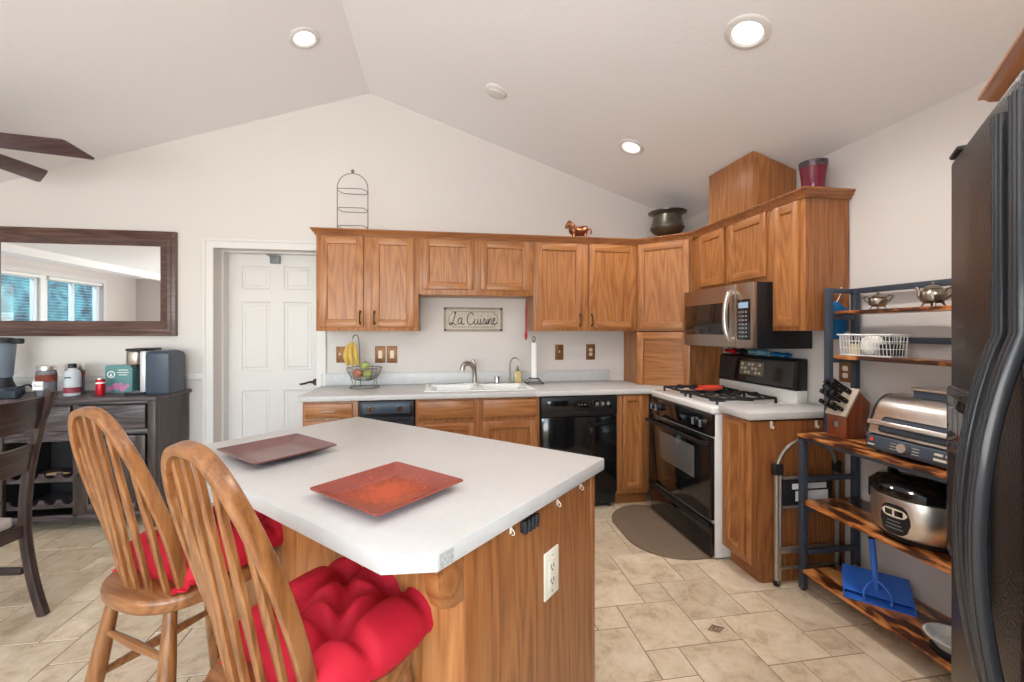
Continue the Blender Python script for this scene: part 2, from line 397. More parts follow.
# ceiling : two slopes and the flat dining part
b = MB()
b.prism([(XE, ZE), (RX, RZ), (XR + .12, roof(XR + .12)), (XR + .12, roof(XR + .12) + .1), (RX, RZ + .1), (XE, ZE + .1)], YF - .12, YB + .12, CEIL, 'xz')
b.box(XL2 - .12, XE, YF - .12, YB + .12, ZE, ZE + .1, CEIL)
struct('ceiling', b)
b = MB(); b.box(-5.2, -5.08, YF, YB, ZE - .10, ZE, CEIL); struct('trim_1', b)
# door
b = MB()
T = .066
for prof, y0, y1 in (((-.008, T), YB - .016, YB - .0005), ((T - .020, T + .002), YB - .024, YB - .0155)):
    rows = []
    a, c = prof
    for (x, z, sx, sz) in ((DX0, 0, -1, 0), (DX0, DZ, -1, 1), (DX1, DZ, 1, 1), (DX1, 0, 1, 0)):
        rows.append([(x + sx * a, y0 + .003, z + sz * a), (x + sx * (a + .003), y0, z + sz * (a + .003)), (x + sx * (c - .003), y0, z + sz * (c - .003)), (x + sx * c, y0 + .003, z + sz * c), (x + sx * c, y1, z + sz * c), (x + sx * a, y1, z + sz * a)])
    b.rings(rows, WHITE)
b.box(DX0 - .03, DX0, YB + .121, YB + .30, 0, DZ + .03, WHITE); b.box(DX1, DX1 + .03, YB + .121, YB + .30, 0, DZ + .03, WHITE)
b.box(DX0 - .03, DX1 + .03, YB + .121, YB + .30, DZ, DZ + .03, WHITE)
b.box(DX0, DX0 + .012, YB + .14, YB + .22, 0, DZ - .0125, WHITE); b.box(DX0, DX1, YB + .14, YB + .22, DZ - .012, DZ, WHITE)
struct('trim_2', b)
DY = YB + .225
dr = bpy.data.objects.new('door_1', None); C.objects.link(dr); dr['kind'] = 'structure'; dr.location = (DX0, DY, 0)
W = DX1 - DX0
b = MB()
b.box(.0, W, 0.012, .045, .01, DZ - .004, WHITE)
xs = [(.0, .115), (W / 2 - .055, W / 2 + .055), (W - .115, W)]
zs = [(.01, .23), (.86, 1.03), (1.625, 1.735), (1.935, DZ - .004)]
for x0, x1 in xs: b.box(x0, x1, 0, .02, .01, DZ - .004, WHITE)
for z0, z1 in zs:
    for x0, x1 in ((.115, W / 2 - .055), (W / 2 + .055, W - .115)): b.box(x0, x1, 0, .02, z0, z1, WHITE)
for x0, x1 in ((.115, W / 2 - .055), (W / 2 + .055, W - .115)):
    for z0, z1 in ((.23, .86), (1.03, 1.625), (1.735, 1.935)):
        q = .035
        rows = []
        for (ins, y) in ((0, .0), (.010, .014), (.02, .015), (q, .004)):
            rows.append([(x0 + ins, y, z0 + ins), (x1 - ins, y, z0 + ins), (x1 - ins, y, z1 - ins), (x0 + ins, y, z1 - ins)])
        b.rings(rows, WHITE, cap=False)
        b.box(x0 + q, x1 - q, .004, .016, z0 + q, z1 - q, WHITE)
b.build('door_panel', dr)
b = MB(); hx = W - .075
b.cyl((hx, -.012, .925), (hx, 0.001, .925), .03, BRONZE, n=20); b.cyl((hx, -.05, .925), (hx, -.012, .925), .011, BRONZE)
b.tube(smooth([(hx, -.048, .925), (hx - .04, -.05, .93), (hx - .085, -.05, .917), (hx - .12, -.048, .912)]), [.010] * 6 + [.008] * 13, BRONZE, 8)
b.build('door_handle', dr)
b = MB()
b.box(W * .44, W * .54, -.03, 0, 1.955, 2.025, GREYP, .003); b.tube([(W * .45, -.02, 2.02), (W * .30, -.06, 2.085), (W * .31, -.03, 2.09), (W * .46, -.02, 2.0)], .003, WIRE, 6)
b.build('door_closer', dr)
b = MB(); b.cyl((W * .5 - .05, -.006, 1.70), (W * .5 - .05, 0.003, 1.70), .010, WHITE); b.build('peephole', dr)
# chair rail, panelled wainscot and baseboards
b = MB(); b.box(XL2, DX0 - T, YB - .018, YB, .985, 1.035, WHITE, .006); b.box(XL2, DX0 - T, YB - .026, YB - .012, 1.02, 1.035, WHITE, .004)
struct('trim_3', b)
b = MB(); b.box(XL2, DX0 - T, YB - .014, YB, 0, .09, WHITE, .004); struct('baseboard_back', b)
b = MB(); b.box(XR - .014, XR, 0.85, 2.06, 0, .085, WHITE, .004); struct('baseboard_right', b)

# dining windows in the far left wall, with blinds; seen in the mirror
def window(n, y0, y1, x=XL2, z0=wz0, z1=wz1):
    r = bpy.data.objects.new('window_%d' % n, None); C.objects.link(r); r['kind'] = 'structure'; r.location = (x, y0, z0)
    L, H = y1 - y0, z1 - z0
    b = MB()
    for a in ((0, .06, 0, H), (L - .06, L, 0, H), (0, L, 0, .06), (0, L, H - .06, H), (L / 2 - .02, L / 2 + .02, 0, H)): b.box(-.09, -.03, a[0], a[1], a[2], a[3], WINF, .004)
    b.build('window_frame', r)
    b = MB(); b.box(-.062, -.056, .05, L - .05, .05, H - .05, PANE); b.build('window_glass', r)
    b = MB()
    k = int(H / .045)
    for i in range(k): b.box(-.017, .017, .02, L - .02, -.0008, .0008, WINF, M=Matrix.Translation((.0, 0, .03 + i * H / k)) @ Matrix.Rotation(R(3), 4, 'Y'))
    b.box(-.03, .03, .01, L - .01, H - .05, H - .005, WINF, .004)
    b.build('window_blind', r); return r
window(1, .04, 1.95); window(2, -1.12, -.06); window(3, 2.05, 3.06)
b = MB()
for a in ((-.06, .04), (1.95, 2.05)): b.box(-.09, .004, a[0], a[1], wz0, wz1, WINF)
for a in ((wy0 - .07, wy0, wz0 - .07, wz1 + .07), (wy1, wy1 + .07, wz0 - .07, wz1 + .07), (wy0, wy1, wz1, wz1 + .07), (wy0, wy1, wz0 - .07, wz0)): b.box(.001, .018, *a, WHITE)
struct('trim_4', b, loc=(XL2, 0, 0))
# unseen glazing added behind the camera to go with the fill light
r = bpy.data.objects.new('window_4', None); C.objects.link(r); r['kind'] = 'structure'; r.location = (-4.1, YF, 0)
b = MB()
for x in (0, 1.43, 2.87, 4.3, 5.72): b.box(x, x + .08, -.1, -.03, 0, 2.35, WINF, .004)
b.box(0, 5.8, -.1, -.03, 0, .08, WINF, .004); b.box(0, 5.8, -.1, -.03, 2.27, 2.35, WINF, .004)
b.build('window_frame', r)
b = MB(); b.box(.04, 5.76, -.068, -.06, .05, 2.3, PANE); b.build('window_glass', r)
# hedge outside the dining windows
m, nt, bb = newmat('hedge_leaf'); tc = N(nt, 'ShaderNodeTexCoord'); n1 = N(nt, 'ShaderNodeTexNoise'); n1.inputs['Scale'].default_value = 4; n1.inputs['Detail'].default_value = 8
rr = N(nt, 'ShaderNodeValToRGB'); rr.color_ramp.elements[0].color = S(8, 36, 44); rr.color_ramp.elements[1].color = S(58, 112, 112); rr.color_ramp.elements[0].position = .35; rr.color_ramp.elements[1].position = .7
nt.links.new(tc.outputs['Object'], n1.inputs['Vector']); nt.links.new(n1.outputs['Fac'], rr.inputs[0]); nt.links.new(rr.outputs[0], bb.inputs['Base Color']); bb.inputs['Roughness'].default_value = .8
b = MB(); rows = []
for i in range(13):
    t = i / 12; rows.append([(-9.5 + .25 * random.random() - 1.2 * t ** 3, -34 + 46 * j / 40, 5.2 * t + .2 * random.random() - .2) for j in range(41)] + [(-12, 12, 5.2 * t - .2), (-12, -34, 5.2 * t - .2)])
b.rings(rows, m)
tag(b.build('garden_hedge'), 'blue-green garden hedge outside the blinds, seen in the wall mirror', 'hedge')
b = MB(); b.box(-40, XL2 - .13, -40, 30, -.12, -.06, plain('garden_soil', S(120, 112, 96), .9)); struct('ground', b)

# recessed lights, smoke detector
SL = math.degrees(math.atan(K))
def can(x, y, label, rad, power=9):
    side = 1 if x > RX else -1
    t = thing('recessed_light', label, 'ceiling light', (x, y, roof(x)), 0, 'recessed ceiling lights')
    t.rotation_euler = (0, R(SL) * side, 0)
    b = MB(); b.lathe([(rad, 0), (rad, -.006), (rad * .93, -.011), (rad * .76, -.012), (rad * .66, -.006), (rad * .66, -.001)], WHITE, 36, cap=False); b.build('trim_ring', t)
    b = MB(); b.lathe([(rad * .67, -.002), (rad * .5, -.007), (rad * .2, -.009)], LAMP, 30); b.build('lens', t)
    can_or_fill_light('can_or_fill_lamp', (x, y, roof(x) - .06), power)
can(-.905, 2.997, 'round recessed ceiling light on the left slope, above the white door', .098)
can(1.35, 1.75, 'largest round recessed light on the right ceiling slope, nearest the refrigerator', .098, 62)
can(1.35, 2.97, 'small round recessed light on the ceiling above the black kettle', .095, 38)
b = MB(); b.lathe([(.078, 0), (.078, -.008), (.068, -.016), (.046, -.018), (.044, -.024), (.030, -.027), (.001, -.027)], WHITE, 30)
o = b.build('smoke_detector', loc=(.36, 2.998, roof(.36))); o.rotation_euler = (0, R(SL), 0)
tag(o, 'small round white smoke detector on the ceiling between the two far lights', 'smoke detector')
for x, y, p_ in ((-2.6, .9, 10), (-.9, .6, 10), (.6, -.9, 10), (-2.2, -1.2, 10), (1.35, .53, 60)): can_or_fill_light('can_or_fill_lamp', (x, y, roof(x) - .08), p_)  # added spots out of view, no fixtures, to even out the brightness

# ceiling fan
FZ = 2.44
fan = thing('ceiling_fan', 'dark brown ceiling fan over the dining area, two blades in view', 'ceiling fan', (-2.80, 2.76, FZ), 0)
b = MB(); b.lathe([(.02, .20), (.07, .19), (.075, .15), (.015, .12), (.015, .07), (.09, .06), (.115, .02), (.115, -.04), (.07, -.07), (.05, -.10), (.001, -.105)], BRONZE, 28); b.build('motor_housing', fan)
for k in range(5):
    a = 13 + 72 * k
    M = Matrix.Rotation(R(a), 4, 'Z') @ Matrix.Rotation(R(-19), 4, 'X')
    b = MB()
    b.prism([(.17, -.060), (.64, -.078), (.655, -.070), (.735, .060), (.725, .074), (.17, .060)], -.004, .004, FANW[0], 'xy', .002, M=M)
    bl = b.build('fan_blade', fan)
    b = MB(); b.box(.08, .24, -.018, .018, .004, .010, BRONZE, M=M); b.build('blade_iron', bl)

# ================================================================== CABINETS
def panel_door(parent, x0, x1, z0, z1, y=0.0, th=.02, fw=.052, name='door', mats=OAK, raised=False):
    b = MB(); mx, my, mz = mats; B = .0035
    b.box(x0, x0 + fw, y - th, y, z0, z1, mz, B); b.box(x1 - fw, x1, y - th, y, z0, z1, mz, B)
    b.box(x0 + fw - .001, x1 - fw + .001, y - th, y, z0, z0 + fw, mx, B); b.box(x0 + fw - .001, x1 - fw + .001, y - th, y, z1 - fw, z1, mx, B)
    a0, a1, c0, c1 = x0 + fw, x1 - fw, z0 + fw, z1 - fw
    rows = [[(a0 + i, yy, c0 + i), (a1 - i, yy, c0 + i), (a1 - i, yy, c1 - i), (a0 + i, yy, c1 - i)] for i, yy in ((-.001, y - th + .001), (.004, y - th + .003), (.008, y - th + .013))]
    b.rings(rows, mz, cap=False)
    b.box(a0, a1, y - th + .013, y - .001, c0, c1, mz)
    return b.build(name, parent)
def pull(parent, x, z, y, vert=True, m=BRONZE, L=.09):
    b = MB(); h = L / 2
    P = [(0, 0, -h), (0, -.022, -h * .9), (0, -.028, -h * .3), (0, -.028, h * .3), (0, -.022, h * .9), (0, 0, h)]
    if not vert: P = [(p[2], p[1], 0) for p in P]
    b.tube([Vector(p) + Vector((x, y, z)) for p in smooth(P, 4)], .0045, m, 8)
    for s_ in (-h, h): b.ball((x, y - .002, z + s_) if vert else (x + s_, y - .002, z), .008, .004, .012 if vert else .008, m, 10, 6)
    return b.build('handle', parent)
def upper(label, loc, rz, w, z0, z1, depth, doors, handles=(), group=None, fw=.052):
    t = thing('wall_cabinet', label, 'cabinet', (loc[0], loc[1], 0), rz, group)
    b = MB()
    b.box(0.0006, w - .0006, .0, depth, z0, ZTOP, OAK[2], .001)
    b.build('body', t)
    for k, (x0, x1, a, c) in enumerate(doors):
        d = panel_door(t, x0, x1, a, c, fw=fw)
        for (hk, hx, hz) in handles:
            if hk == k: pull(d, hx, hz, -.02)
    return t
ZU0, ZU1, ZTOP = 1.372, 2.118, 2.150
FY = 3.465
XA = -.960
upper('tall double-door oak wall cabinet at the left end of the row, beside the white door', (XA, FY), 0, .760, ZU0, ZU1, .315,
      [(.025, .347, 1.402, 2.097), (.408, .728, 1.402, 2.097)], [(0, .325, 1.475), (1, .430, 1.475)])
upper('short double-door oak wall cabinet above the sink and the La Cuisine sign', (XA + .76, FY), 0, .925, 1.66, ZU1, .315,
      [(.03, .435, 1.702, 2.097), (.49, .892, 1.702, 2.097)])
upper('tall double-door oak wall cabinet next to the corner, above the dishwasher', (XA + 1.685, FY), 0, .905, ZU0, ZU1, .315,
      [(.018, .414, 1.397, 2.095), (.470, .888, 1.397, 2.095)], [(0, .392, 1.462), (1, .492, 1.462)])
# diagonal corner cabinet
XD, YD, XRf = 1.630, 3.160, 1.935
t = thing('corner_wall_cabinet', 'diagonal one-door oak corner wall cabinet under the black kettle', 'cabinet', (XD, FY, 0), -45)
DL = math.hypot(XRf - XD, FY - YD)
b = MB(); s2 = math.sqrt(.5)
def toloc(x, y): dx, dy = x - XD, y - FY; return (dx * s2 - dy * s2, dx * s2 + dy * s2)
b.prism([(0, 0), (DL, 0), toloc(XR - .004, YD), toloc(XR - .004, YB - .004), toloc(XD, YB - .004)], ZU0, ZTOP, OAK[2], 'xy'); b.build('body', t)
panel_door(t, .006, DL - .006, 1.39, 2.10)
# right-hand wall cabinets (local +x runs toward the camera)
upper('small double-door oak wall cabinet right above the microwave', (XRf + .022, YD - .002), -90, .838, 1.672, ZU1, .275,
      [(.09, .400, 1.705, 2.100), (.452, .800, 1.705, 2.100)], fw=.048)
t = upper('narrow tall one-door oak wall cabinet at the right end, beside the metal rack', (XRf + .022, YD - .841), -90, .236, ZU0, ZU1, .275,
      [(.022, .205, 1.398, 2.098)], fw=.045)
b = MB(); b.box(.2355, .2385, .001, .274, ZU0 + .001, ZTOP - .001, OAKD[2]); b.build('end_panel', t)
YE = YD - .841 - .238
# crown
def crown_profile(s=1.0): return [(0.0, 0.0), (-.008, 0.0), (-.011, .012), (-.022, .022), (-.029, .036), (-.035, .040), (-.035, .048), (0.0, .048)]
def crown(name, path, z, label):
    """sweep the crown profile along a plan path, cabinet face on the right-hand side of travel"""
    b = MB(); n = len(path); rows = []
    for i in range(n):
        p = Vector(path[i]); d0 = (Vector(path[i]) - Vector(path[i - 1])).normalized() if i > 0 else None
        d1 = (Vector(path[i + 1]) - Vector(path[i])).normalized() if i < n - 1 else None
        d0 = d0 or d1; d1 = d1 or d0
        n0, n1 = Vector((-d0.y, d0.x)), Vector((-d1.y, d1.x)); nn = (n0 + n1).normalized(); k = 1 / max(.3, nn.dot(n0))
        rows.append([(p.x + nn.x * o * k, p.y + nn.y * o * k, z + zz) for o, zz in crown_profile()])
    b.rings(rows, OAKD[0]); o = b.build(name); return tag(o, label, 'moulding')
FYd = FY - .001
cz = 2.104
pc = [(XA - .001, YB - .004), (XA - .001, FYd - .001), (XD, FYd - .001), (XRf - .001, YD - .001 + .004), (XRf + .018, YD - .03), (XRf + .018, YE - .002), (XR - .004, YE - .002)]
pc = [(XA - .001, YB - .004), (XA - .001, FYd - .001), (XD, FYd - .001), (XRf + .014, YD - .010), (XRf + .020, YE - .002), (XR - .004, YE - .002)]
crown('crown_moulding', pc, cz, 'dark oak crown moulding running along the tops of all the stove-wall cabinets')
# vent chase box
b = MB()
x0, x1, y0, y1 = 1.925, 2.232, 2.445, 2.905
b.prism([(x0, 2.151), (x1, 2.151), (x1, roof(x1) - .012), (x0, roof(x0) - .012)], y0, y1, OAK[2], 'xz', .002)
tag(b.build('vent_chase'), 'tall oak box on top of the microwave cabinet, rising to the ceiling', 'vent box')
# appliance garage under the corner cabinet
t = thing('appliance_garage', 'oak appliance garage with tambour front on the corner counter below the diagonal cabinet', 'appliance garage', (XD, FY + .005, 0), -45)
GL = .435; z0, z1 = .9187, 1.369
b = MB()
b.box(0, .055, -.012, .02, z0, z1 - .004, OAK[2], .003); b.box(GL - .055, GL, -.012, .02, z0, z1 - .004, OAK[2], .003); b.box(.055, GL - .055, -.012, .02, z1 - .065, z1 - .004, OAK[0], .003)
b.build('face_frame', t)
b = MB()
for k in range(19): b.box(.052, GL - .052, .006, .016, z0 + .0005 + k * .0203, z0 + .0203 + k * .0203, OAK[0], .002)
b.build('tambour_door', t)
b = MB(); b.prism([(0, .021), (.017, .021), (-.190, .228), (-.207, .228)], z0, z1, OAK[2], 'xy'); b.build('side_panel', t)
b = MB(); b.prism([(GL - .017, .021), (GL, .021), (GL + .195, .216), (GL + .178, .216)], z0, z1, OAK[2], 'xy'); b.build('side_panel', t)

# ------------------------------------------------------------------ base cabinets
BY = 3.195                                                # face-frame plane on the back wall
def base(label, x0, x1, doors, drawers, handles=(), y=BY, rz=0, dep=.585, org=None, fw=.05, xhand=None):
    w_ = x1 - x0
    t = thing('base_cabinet', label, 'cabinet', org or (x0, y, 0), rz)
    b = MB()
    if w_ > .7:                                           # open box, the sink bowls hang inside
        for a0 in ((.0006, .018, .018, dep, .10, .878), (w_ - .018, w_ - .0006, .018, dep, .10, .878), (.018, w_ - .018, dep - .012, dep, .10, .878), (.018, w_ - .018, .018, dep - .012, .10, .118),
                   (.0006, .05, 0, .018, .10, .878), (w_ - .05, w_ - .0006, 0, .018, .10, .878), (w_ / 2 - .035, w_ / 2 + .035, 0, .018, .14, .862), (.05, w_ - .05, 0, .018, .862, .878), (.05, w_ - .05, 0, .018, .10, .14), (.05, w_ - .05, .0005, .018, .700, .735)): b.box(*a0, OAK[2])
    else: b.box(.0006, w_ - .0006, 0, dep, .10, .878, OAK[2], .001)
    b.build('body', t)
    b = MB(); b.box(.0006, w_ - .0006, .055, .07, .002, .099, OAKD[0]); b.build('toe_kick', t)
    for (a0, a1, c0, c1) in drawers:
        b = MB(); b.box(a0, a1, -.02, 0, c0, c1, OAK[0], .005); d = b.build('drawer', t)
        if handles == 'drawer': pull(d, (a0 + a1) / 2, (c0 + c1) / 2, -.02, False, NICKEL, .10)
    for (a0, a1, c0, c1) in doors: panel_door(t, a0, a1, c0, c1, fw=fw)
    return t
base('narrow oak base cabinet with stacked drawers beside the white door, chrome pull', -.975, -.602, [], [(.02, .335, .762, .862), (.02, .335, .54, .742), (.02, .335, .32, .52), (.02, .335, .12, .30)], 'drawer')
base('wide oak sink base cabinet between the compactor and the dishwasher', -.205, .715, [(.02, .43, .12, .700), (.485, .895, .12, .700)], [(.02, .425, .735, .862), (.49, .895, .735, .862)])
base('narrow one-door oak base cabinet between the dishwasher and the stove', 1.330, 1.600, [(.045, .215, .14, .865)], [], fw=.038)
# trash compactor
t = thing('trash_compactor', 'black trash compactor with two knobs left of the sink cabinet', 'compactor', (-.598, BY - .012, 0), 0)
b = MB(); b.box(.002, .385, .012, .58, .05, .875, BLKP, .003); b.build('body', t)
b = MB(); b.box(.002, .385, -.012, .012, .765, .872, BLKM, .006); b.box(.03, .355, -.016, -.011, .785, .855, SLATE, .003)
b.build('control_panel', t)
for x in (.085, .290):
    b = MB(); b.cyl((x, -.032, .818), (x, -.015, .818), .02, CHROME, n=20); b.box(x - .004, x + .004, -.04, -.03, .802, .834, BLKP); b.build('knob', t)
b = MB(); b.box(.002, .385, -.008, .012, .10, .755, BLKM, .005); b.box(.03, .355, -.03, -.008, .735, .752, BLKP, .004); b.build('drawer_front', t)
# dishwasher
t = thing('dishwasher', 'black built-in dishwasher with control strip under the back counter', 'dishwasher', (.718, BY - .012, 0), 0)
W = .608
b = MB(); b.box(.003, W - .003, .02, .58, .03, .876, BLKP, .002); b.build('body', t)
b = MB(); b.box(.003, W - .003, -.024, .019, .722, .872, BLKM, .006); b.box(.05, .39, -.027, -.022, .785, .845, BLK, .004); b.box(.41, W - .05, -.027, -.022, .785, .845, BLK, .004)
for k in range(3): b.cyl((.44 + k * .045, -.030, .815), (.44 + k * .045, -.026, .815), .014, GREYP, n=16)
b.box(.25, .37, -.034, -.018, .735, .758, DARKB, .004); b.box(.25, .37, -.036, -.030, .756, .764, BLKM, .002)
for k in range(3): b.box(.29 + k * .025, .30 + k * .025, -.0280, -.026, .81, .813, IVORY)
b.build('control_panel', t)
b = MB(); b.box(.003, W - .003, -.018, .019, .125, .716, BLK, .006); b.build('door', t)
b = MB(); b.box(.03, W - .03, .055, .07, .012, .118, BLKP); b.build('toe_kick', t)
for x in (.05, W - .05):
    b = MB(); b.cyl((x, .045, .0005), (x, .045, .03), .016, BLKP); b.cyl((x, .045, .02), (x, .045, .06), .008, CHROME); b.build('levelling_foot', t)
# right base cabinet
EX, EY0, EY1 = 1.640, 2.100, 2.345
t = base('narrow one-door oak base cabinet right of the stove, step stool leaning on its side', 0, EY1 - EY0 - .002, [(.035, .205, .135, .865)], [], org=(EX, EY1 - .001, 0), rz=-90, fw=.04)
b = MB(); b.box(EY1 - EY0 - .002, EY1 - EY0 + .004, .002, .58, .0993, .877, OAKD[2]); b.box(EY1 - EY0 - .002, EY1 - EY0 + .004, .07, .58, .002, .0993, OAKD[2]); b.build('end_panel', t)

# ------------------------------------------------------------------ counters
CT = .918
b = MB()
SX0, SX1, SY0, SY1 = -.135, .68, 3.245, 3.665
def slab(poly, z0=.880, z1=CT): b.prism(poly, z0, z1, LAM, 'xy', .006)
CF = 3.158
slab([(-1.005, CF), (SX0, CF), (SX0, YB - .003), (-1.005, YB - .003)])
slab([(SX1, CF), (1.595, CF), (1.595, 3.118), (XR - .004, 3.118), (XR - .004, YB - .003), (SX1, YB - .003)])
b.box(SX0 - .006, SX1 + .006, CF, SY0, .880, CT, LAM, .006); b.box(SX0 - .006, SX1 + .006, SY1, YB - .003, .880, CT, LAM, .002)
ct = b.build('countertop'); tag(ct, 'long pale laminate countertop along the back wall with the sink set in it', 'countertop')
b = MB(); b.box(-1.005, 1.50, YB - .022, YB - .002, CT + .0005, CT + .10, LAMS, .004); b.build('backsplash', ct)
b = MB(); b.box(1.610, XR - .004, 2.078, 2.340, .890, .930, LAM, .006)
tag(b.build('countertop'), 'small pale countertop piece right of the stove', 'countertop')
# sink
sk = thing('kitchen_sink', 'white double-bowl sink set in the back counter', 'sink', ((SX0 + SX1) / 2, (SY0 + SY1) / 2, CT), 0)
hw, hd = (SX1 - SX0) / 2, (SY1 - SY0) / 2
b = MB()
def bowl(x0, x1, y0, y1, dz):
    rows = []
    for ins, z in ((-.004, .006), (.006, .004), (.012, -.02), (.03, -dz + .02), (.06, -dz)):
        rows.append([(p[0], p[1], z) for p in rrect(x0 + ins, x1 - ins, y0 + ins, y1 - ins, .05 if ins < .02 else .045)])
    b.rings(rows, PORC, cap=False)
    b.prism(rrect(x0 + .058, x1 - .058, y0 + .058, y1 - .058, .04), -dz - .004, -dz, PORC)
    b.cyl(((x0 + x1) / 2, (y0 + y1) / 2, -dz), ((x0 + x1) / 2, (y0 + y1) / 2, -dz + .003), .04, STEEL, n=20)
bowl(-hw + .035, -.02, -hd + .03, hd - .06, .16); bowl(.02, hw - .035, -hd + .03, hd - .06, .16)
for a in ((-hw - .012, -hw + .036, -hd - .012, hd + .012), (hw - .036, hw + .012, -hd - .012, hd + .012), (-.021, .021, -hd + .02, hd - .05)): b.box(a[0], a[1], a[2], a[3], .001, .009, PORC, .003)
b.box(-hw + .03, hw - .03, -hd - .012, -hd + .031, .001, .009, PORC, .003); b.box(-hw + .03, hw - .03, hd - .061, hd + .012, .001, .009, PORC, .003)
b.build('basin', sk)
# faucet and friends along the back of the sink
fx, fy, fz = .255, 3.640, CT + .0095
t = thing('kitchen_faucet', 'chrome kitchen faucet with lever behind the middle of the sink', 'faucet', (fx, fy, fz))
b = MB(); b.prism(rrect(-.12, .12, -.025, .025, .024), 0, .008, NICKEL, 'xy', .002); b.build('base_plate', t)
b = MB(); b.tube(smooth([(0, 0, .008), (0, 0, .09), (-.015, -.012, .15), (-.055, -.05, .175), (-.09, -.085, .17), (-.105, -.10, .14)]), .019, NICKEL, 14); b.cyl((-.105, -.10, .15), (-.107, -.102, .125), .022, NICKEL); b.build('spout', t)
b = MB(); b.tube(smooth([(0, 0, .12), (-.005, .0, .17), (-.02, .005, .205)]), [.017] * 6 + [.014] * 6 + [.010], NICKEL, 12); b.build('lever', t)
b = MB(); b.lathe([(.024, 0), (.024, .05), (.020, .062), (.001, .064)], CHROME, 20); tag(b.build('air_gap_cap', loc=(.445, 3.640, fz)), 'short chrome cylinder cap standing right of the faucet', 'sink cap')
t = thing('filter_faucet', 'thin gooseneck water filter faucet beside the soap bottle', 'faucet', (.560, 3.645, fz))
b = MB(); b.cyl((0, 0, 0), (0, 0, .03), .012, NICKEL); b.tube(smooth([(0, 0, .02), (0, 0, .16), (.012, -.01, .20), (.04, -.03, .215), (.068, -.05, .195), (.075, -.055, .16)]), .0055, NICKEL, 10); b.build('spout', t)
b = MB(); b.box(-.022, -.004, -.005, .005, .032, .040, NICKEL, .002); b.build('lever', t)
t = thing('soap_bottle', 'small square pale yellow soap bottle between filter faucet and paper-towel stand', 'bottle', (.635, 3.71, CT + .0005))
b = MB(); b.box(-.03, .03, -.02, .02, 0, .105, SOAP, .006); b.build('body', t)
b = MB(); b.lathe([(.013, .105), (.013, .125), (.007, .13), (.007, .15), (.001, .151)], GREYP, 14); b.build('cap', t)
t = thing('paper_towel_holder', 'black wire paper-towel stand on the counter at the right of the sink', 'paper towel holder', (.755, 3.585, CT + .0095))
b = MB()
P = [(-.07, -.065, .003), (.07, -.065, .003), (.07, .065, .003), (-.07, .065, .003)]; Q = [(-.035, -.03, .045), (.035, -.03, .045), (.035, .03, .045), (-.035, .03, .045)]
b.tube(P, .003, BLKM, 6, closed=True); b.tube(Q, .003, BLKM, 6, closed=True)
for p, q in zip(P, Q): b.tube([p, q], .003, BLKM, 6)
b.tube([Q[0], Q[2]], .003, BLKM, 6); b.tube([Q[1], Q[3]], .003, BLKM, 6)
b.tube([(0, 0, .045), (0, 0, .36)], .004, BLKM, 8)
b.tube(smooth([(0, 0, .355), (.012, 0, .375), (0, 0, .40), (-.012, 0, .375), (0, 0, .355)]), .003, BLKM, 6)
b.build('stand', t)
b = MB(); rows = []
b.lathe([(.006, .05), (.026, .05), (.026, .345), (.006, .345)], PAPER, 24)
tag(b.build('paper_towel_roll', loc=(.755, 3.585, CT + .0095)), 'nearly used-up white paper-towel roll on the black stand', 'paper towel')
# fruit basket with banana hook
t = thing('fruit_basket', 'grey wire fruit basket with banana hook on the left end of the counter', 'basket', (-.63, 3.60, CT + .0005))
b = MB()
ring = lambda r_, z, n=28, cx=0: [(cx + r_ * math.cos(2 * math.pi * i / n), r_ * math.sin(2 * math.pi * i / n), z) for i in range(n)]
b.tube(ring(.115, .004), .003, WIRE, 6, closed=True)
for a in (35, 145, 215, 325):
    c, s_ = math.cos(R(a)), math.sin(R(a)); b.tube(smooth([(.115 * c, .115 * s_, .004), (.10 * c, .10 * s_, .05), (.13 * c, .13 * s_, .13)]), .0028, WIRE, 6)
for r_, z in ((.05, .06), (.09, .075), (.115, .10), (.128, .13), (.135, .16)): b.tube(ring(r_, z), .0018 if z < .15 else .003, WIRE, 6, closed=True)
for k in range(20):
    c, s_ = math.cos(2 * math.pi * k / 20), math.sin(2 * math.pi * k / 20)
    b.tube(smooth([(.03 * c, .03 * s_, .057), (.09 * c, .09 * s_, .075), (.128 * c, .128 * s_, .13), (.135 * c, .135 * s_, .16)], 3), .0015, WIRE, 5)
b.tube(smooth([(-.05, .104, .004), (-.06, .14, .15), (-.065, .12, .36), (-.07, .06, .42), (-.085, .0, .41), (-.09, -.01, .385)]), .0035, WIRE, 6)
b.build('wire_frame', t)
for k, (dx, dy, tilt) in enumerate(((-.052, -.004, -.012), (-.025, -.020, .0), (.002, -.004, .010))):
    b = MB(); top = (-.090, -.008, .365); dx -= .062
    P = smooth([top, (dx - .012, dy - .012, .32), (dx - .012 + tilt, dy - .022, .25), (dx + tilt, dy - .012, .195), (dx + .006 + tilt, dy, .175)], 5)
    rr_ = [.006, .008, .010, .012, .015, .017, .018, .0185, .019, .019, .019, .0185, .018, .017, .016, .015, .013, .011, .009, .006, .003]
    b.tube(P, rr_[:len(P)], YELLOW, 8)
    o = b.build('banana', loc=(-.63, 3.60, CT + .0005)); tag(o, ['yellow banana at the left of the bunch hanging from the basket hook', 'yellow banana in the middle of the bunch hanging from the basket hook', 'yellow banana at the right of the bunch hanging from the basket hook'][k], 'banana', 'bananas hanging on the hook')
